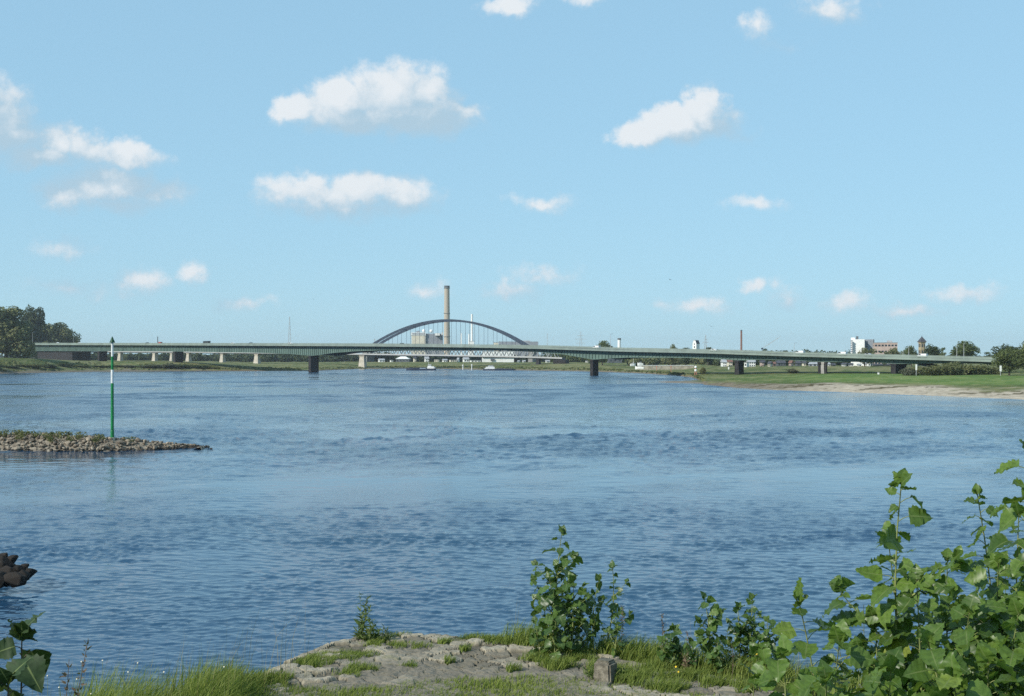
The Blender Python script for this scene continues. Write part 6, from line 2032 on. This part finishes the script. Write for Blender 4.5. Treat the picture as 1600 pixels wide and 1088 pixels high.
def make_grass():
    g = np.random.default_rng(123)
    Vs, Qs, Ts = [], [], []; base = 0
    def add(P, h, w, lean, tint):
        nonlocal base
        V, Q, t = blades(P, h, w, lean, np.clip(tint, 0, 1), g)
        Vs.append(V); Qs.append(Q + base); Ts.append(t); base += len(V)
    # mown turf in front of the paving, with a wavy upper rim
    def lawn(x, y):
        px = 800 + x / y * FOC; py = YH + (EYE - TOPZ) * FOC / y
        rim = np.interp(px, [300, 400, 470, 560, 640, 760, 900, 1000, 1050, 1130, 1200], [1058, 1066, 1078, 1076, 1070, 1064, 1063, 1070, 1084, 1094, 1100]) + (fbm(px / 40, px * 0, 3, 151) - .5) * 12
        return np.where(py > rim, 1.0, .0) * (sdist(x, y) > .05) * (.45 + .55 * sstep(.3, .6, fbm(x * 2, y * 3, 3, 155)))
    P = scatter(90000, -4.2, 3.2, 9.0, 11.6, g, lawn)
    add(P, g.uniform(.025, .075, len(P)), g.uniform(.0022, .0045, len(P)), g.uniform(.1, .9, len(P)), .25 + .5 * fbm(P[:, 0] * 1.5, P[:, 1] * 2, 3, 157) * g.uniform(.4, 1.5, len(P)))
    # tall uncut grass along the left rim
    def left(x, y):
        s = sdist(x, y); px = 800 + x / y * FOC
        return (s > -.5) * (s < 1.5) * sstep(50, 130, px) * (1 - sstep(395, 440, px)) * (.35 + .65 * sstep(.35, .6, fbm(x * 2.4, y * 2.4, 2, 161)))
    P = scatter(52000, -4.6, -1.8, 7.4, 11.8, g, left)
    px = 800 + P[:, 0] / P[:, 1] * FOC
    hh = np.interp(px, [60, 130, 200, 255, 300, 345, 390, 430], [.30, .56, .50, .38, .42, .34, .17, .10]) * g.uniform(.45, 1.25, len(P))
    add(P, hh, g.uniform(.0025, .006, len(P)), g.uniform(.1, .9, len(P)), .15 + .75 * g.random(len(P)) * (.4 + .9 * fbm(P[:, 0] * 1.3, P[:, 1] * 1.3, 2, 163)))
    # strip behind the paving, under the saplings
    def strip(x, y):
        s = sdist(x, y); px = 800 + x / y * FOC
        return (s > -.9) * (s < .62) * sstep(770, 835, px) * (.3 + .7 * sstep(.35, .55, fbm(x * 2.6, y * 2.6, 2, 171)))
    P = scatter(60000, -.3, 3.8, 10.2, 13.9, g, strip)
    add(P, g.uniform(.06, .26, len(P)), g.uniform(.002, .005, len(P)), g.uniform(.2, 1.0, len(P)), g.random(len(P)) * .85)
    # grass growing in the joints and patches of the paving
    patches = [(505, 1030, 60, 14), (470, 1034, 40, 10), (555, 1027, 36, 8), (560, 1048, 30, 6), (582, 1010, 22, 6), (625, 1012, 22, 5), (655, 1014, 20, 4), (693, 1007, 14, 4), (725, 1020, 10, 3), (545, 1056, 24, 5), (425, 1066, 40, 9), (880, 1022, 48, 9), (905, 1030, 30, 8),
               (870, 1046, 34, 6), (800, 1052, 14, 3), (925, 1050, 16, 12), (965, 1058, 26, 12), (990, 1066, 30, 9), (1010, 1062, 40, 7), (1060, 1062, 40, 6), (1120, 1072, 40, 6), (1165, 1080, 30, 6), (612, 996, 30, 5), (570, 998, 40, 6), (640, 1045, 14, 3), (700, 1038, 12, 3), (760, 1005, 12, 3), (860, 1012, 40, 6), (840, 1036, 30, 5), (1040, 1080, 40, 8), (1020, 1050, 36, 6), (1085, 1060, 30, 6), (735, 1001, 26, 4), (775, 1006, 30, 5), (815, 1010, 30, 5)]
    for px, py, w, h in patches:
        n = int(26 * w * h / 10) + 60
        a = g.uniform(0, 6.28, n); r = np.sqrt(g.random(n)) * (.8 + .3 * np.sin(a * 3 + px))
        qx, qy = px + np.cos(a) * r * w, py + np.sin(a) * r * h
        d = (EYE - TOPZ) * FOC / (qy - YH); x = (qx - 800) / FOC * d
        P = np.stack([x, d, near_z(x, d) + .0], -1)
        add(P, g.uniform(.025, .10, n) * (1.5 if py > 1040 and px > 850 else 1), g.uniform(.002, .0045, n), g.uniform(.2, 1.0, n), g.random(n) * .8)
    o = np_mesh('grass', np.concatenate(Vs), np.concatenate(Qs), M['grass'], None, True, {'tint': np.concatenate(Ts)})
    tag(o, 'green and yellowing grass on the near bank and in the stone joints', 'grass', kind='stuff')
    # seeding grass stems over the rim
    Vs, Qs, Ts = [], [], []; base = 0
    P = scatter(420, -4.6, -1.9, 7.6, 11.6, g, lambda x, y: (sdist(x, y) > -.5) * (sdist(x, y) < 1.0) * 1.0)
    add(P, g.uniform(.45, .85, len(P)), g.uniform(.0012, .0022, len(P)), g.uniform(.0, .5, len(P)), g.random(len(P)))
    P = scatter(500, -.2, 3.6, 10.4, 13.6, g, lambda x, y: (sdist(x, y) > -.7) * (sdist(x, y) < .5) * 1.0)
    add(P, g.uniform(.25, .5, len(P)), g.uniform(.0012, .002, len(P)), g.uniform(.0, .5, len(P)), g.random(len(P)))
    P = scatter(300, -2.6, -1.2, 11.6, 13.9, g, lambda x, y: (sdist(x, y) > -.5) * (sdist(x, y) < .15) * 1.0)
    add(P, g.uniform(.15, .38, len(P)), g.uniform(.0012, .002, len(P)), g.uniform(.0, .5, len(P)), g.random(len(P)))
    o = np_mesh('dry_grass', np.concatenate(Vs), np.concatenate(Qs), M['grass_dry'], None, True, {'tint': np.concatenate(Ts)})
    tag(o, 'thin straw coloured grass stems standing over the bank rim', 'dry grass', kind='stuff')
make_grass()

def flower(label, px, py, d, mat, rad, zb=None, group='small flowers on the near bank', kind='daisy'):
    p = P3(px, py, d)
    b = Vector((p.x, p.y, min(p.z - .12, nz1(p.x, p.y))))
    o = thing('wild_flower', label, 'flower', b, group=group)
    MB().tube([b, b.lerp(p, .5) + Vector((.006, 0, 0)), p], [.0018, .0015, .0012], 5).build('stem', M['stem_green'], o, fix=False)
    q = MB(); n = 11
    tl = Vector((-.3, -.65, .7)).normalized(); u = tl.cross(Vector((1, 0, 0))).normalized(); v = tl.cross(u)
    for k in range(n):
        a = 6.283 * k / n
        r = u * math.cos(a) + v * math.sin(a); s = tl.cross(r) * rad * .26
        q.add([p + r * rad * .15 - s * .4, p + r * rad * .6 - s + tl * .001, p + r * rad, p + r * rad * .6 + s + tl * .001, p + r * rad * .15 + s * .4], [(0, 1, 2, 3, 4)])
    q.build('petals', M[mat], o, fix=False)
    c = MB(); c.lathe(p + Vector((0, 0, -.003)), [(rad * .34, 0), (rad * .28, .005), (.001, .008)], 9); c.build('flower_head', M['petal_yellow'], o)
FL = [(127, 1034, 'white daisy at the top left of the tall grass'), (160, 1032, 'white daisy right of the topmost one in the left grass'), (215, 1036, 'white daisy over the middle of the left grass'), (120, 1061, 'white daisy low at the left end of the left grass'),
      (200, 1050, 'white daisy below the middle one in the left grass'), (74, 1056, 'white daisy farthest left, beside the dry stalk'), (92, 1074, 'white daisy under the dry stalk'), (142, 1084, 'white daisy at the bottom edge in the left grass'), (350, 1042, 'single white daisy at the right part of the left grass'), (256, 1050, 'white daisy between the left grass tufts')]
for px, py, lab in FL: flower(lab, px, py, 9.2, 'petal_white', .0065)
flower('small yellow flower below the headland saplings right of the stone post', 1056, 1042, 11.3, 'petal_yellow', .011)
flower('tiny yellow flower just right of the first yellow one', 1060, 1050, 11.2, 'petal_yellow', .009)
flower('yellow flower among the bushy headland saplings', 1182, 1022, 11.2, 'petal_yellow', .010)
# ------------------------------------------------------------------ the hazy air over the river
def make_haze():
    mb = MB()
    mb.box((0, 4000 - 300, (150 - 4.4) / 2), (9000, 8600, 150 + 4.4))
    m = bpy.data.materials.new('haze_air'); m.use_nodes = True
    t = m.node_tree
    for nd in list(t.nodes): t.nodes.remove(nd)
    N = NT(t)
    out = N.n('ShaderNodeOutputMaterial')
    v = N.n('ShaderNodeVolumePrincipled')
    v.inputs['Color'].default_value = (.86, .93, 1.0, 1)
    v.inputs['Density'].default_value = .00007
    v.inputs['Anisotropy'].default_value = .2
    N.l(v.outputs[0], out.inputs['Volume'])
    o = mb.build('haze', m)
    tag(o, 'thin blue summer haze over the river plain', 'haze', kind='stuff')
make_haze()
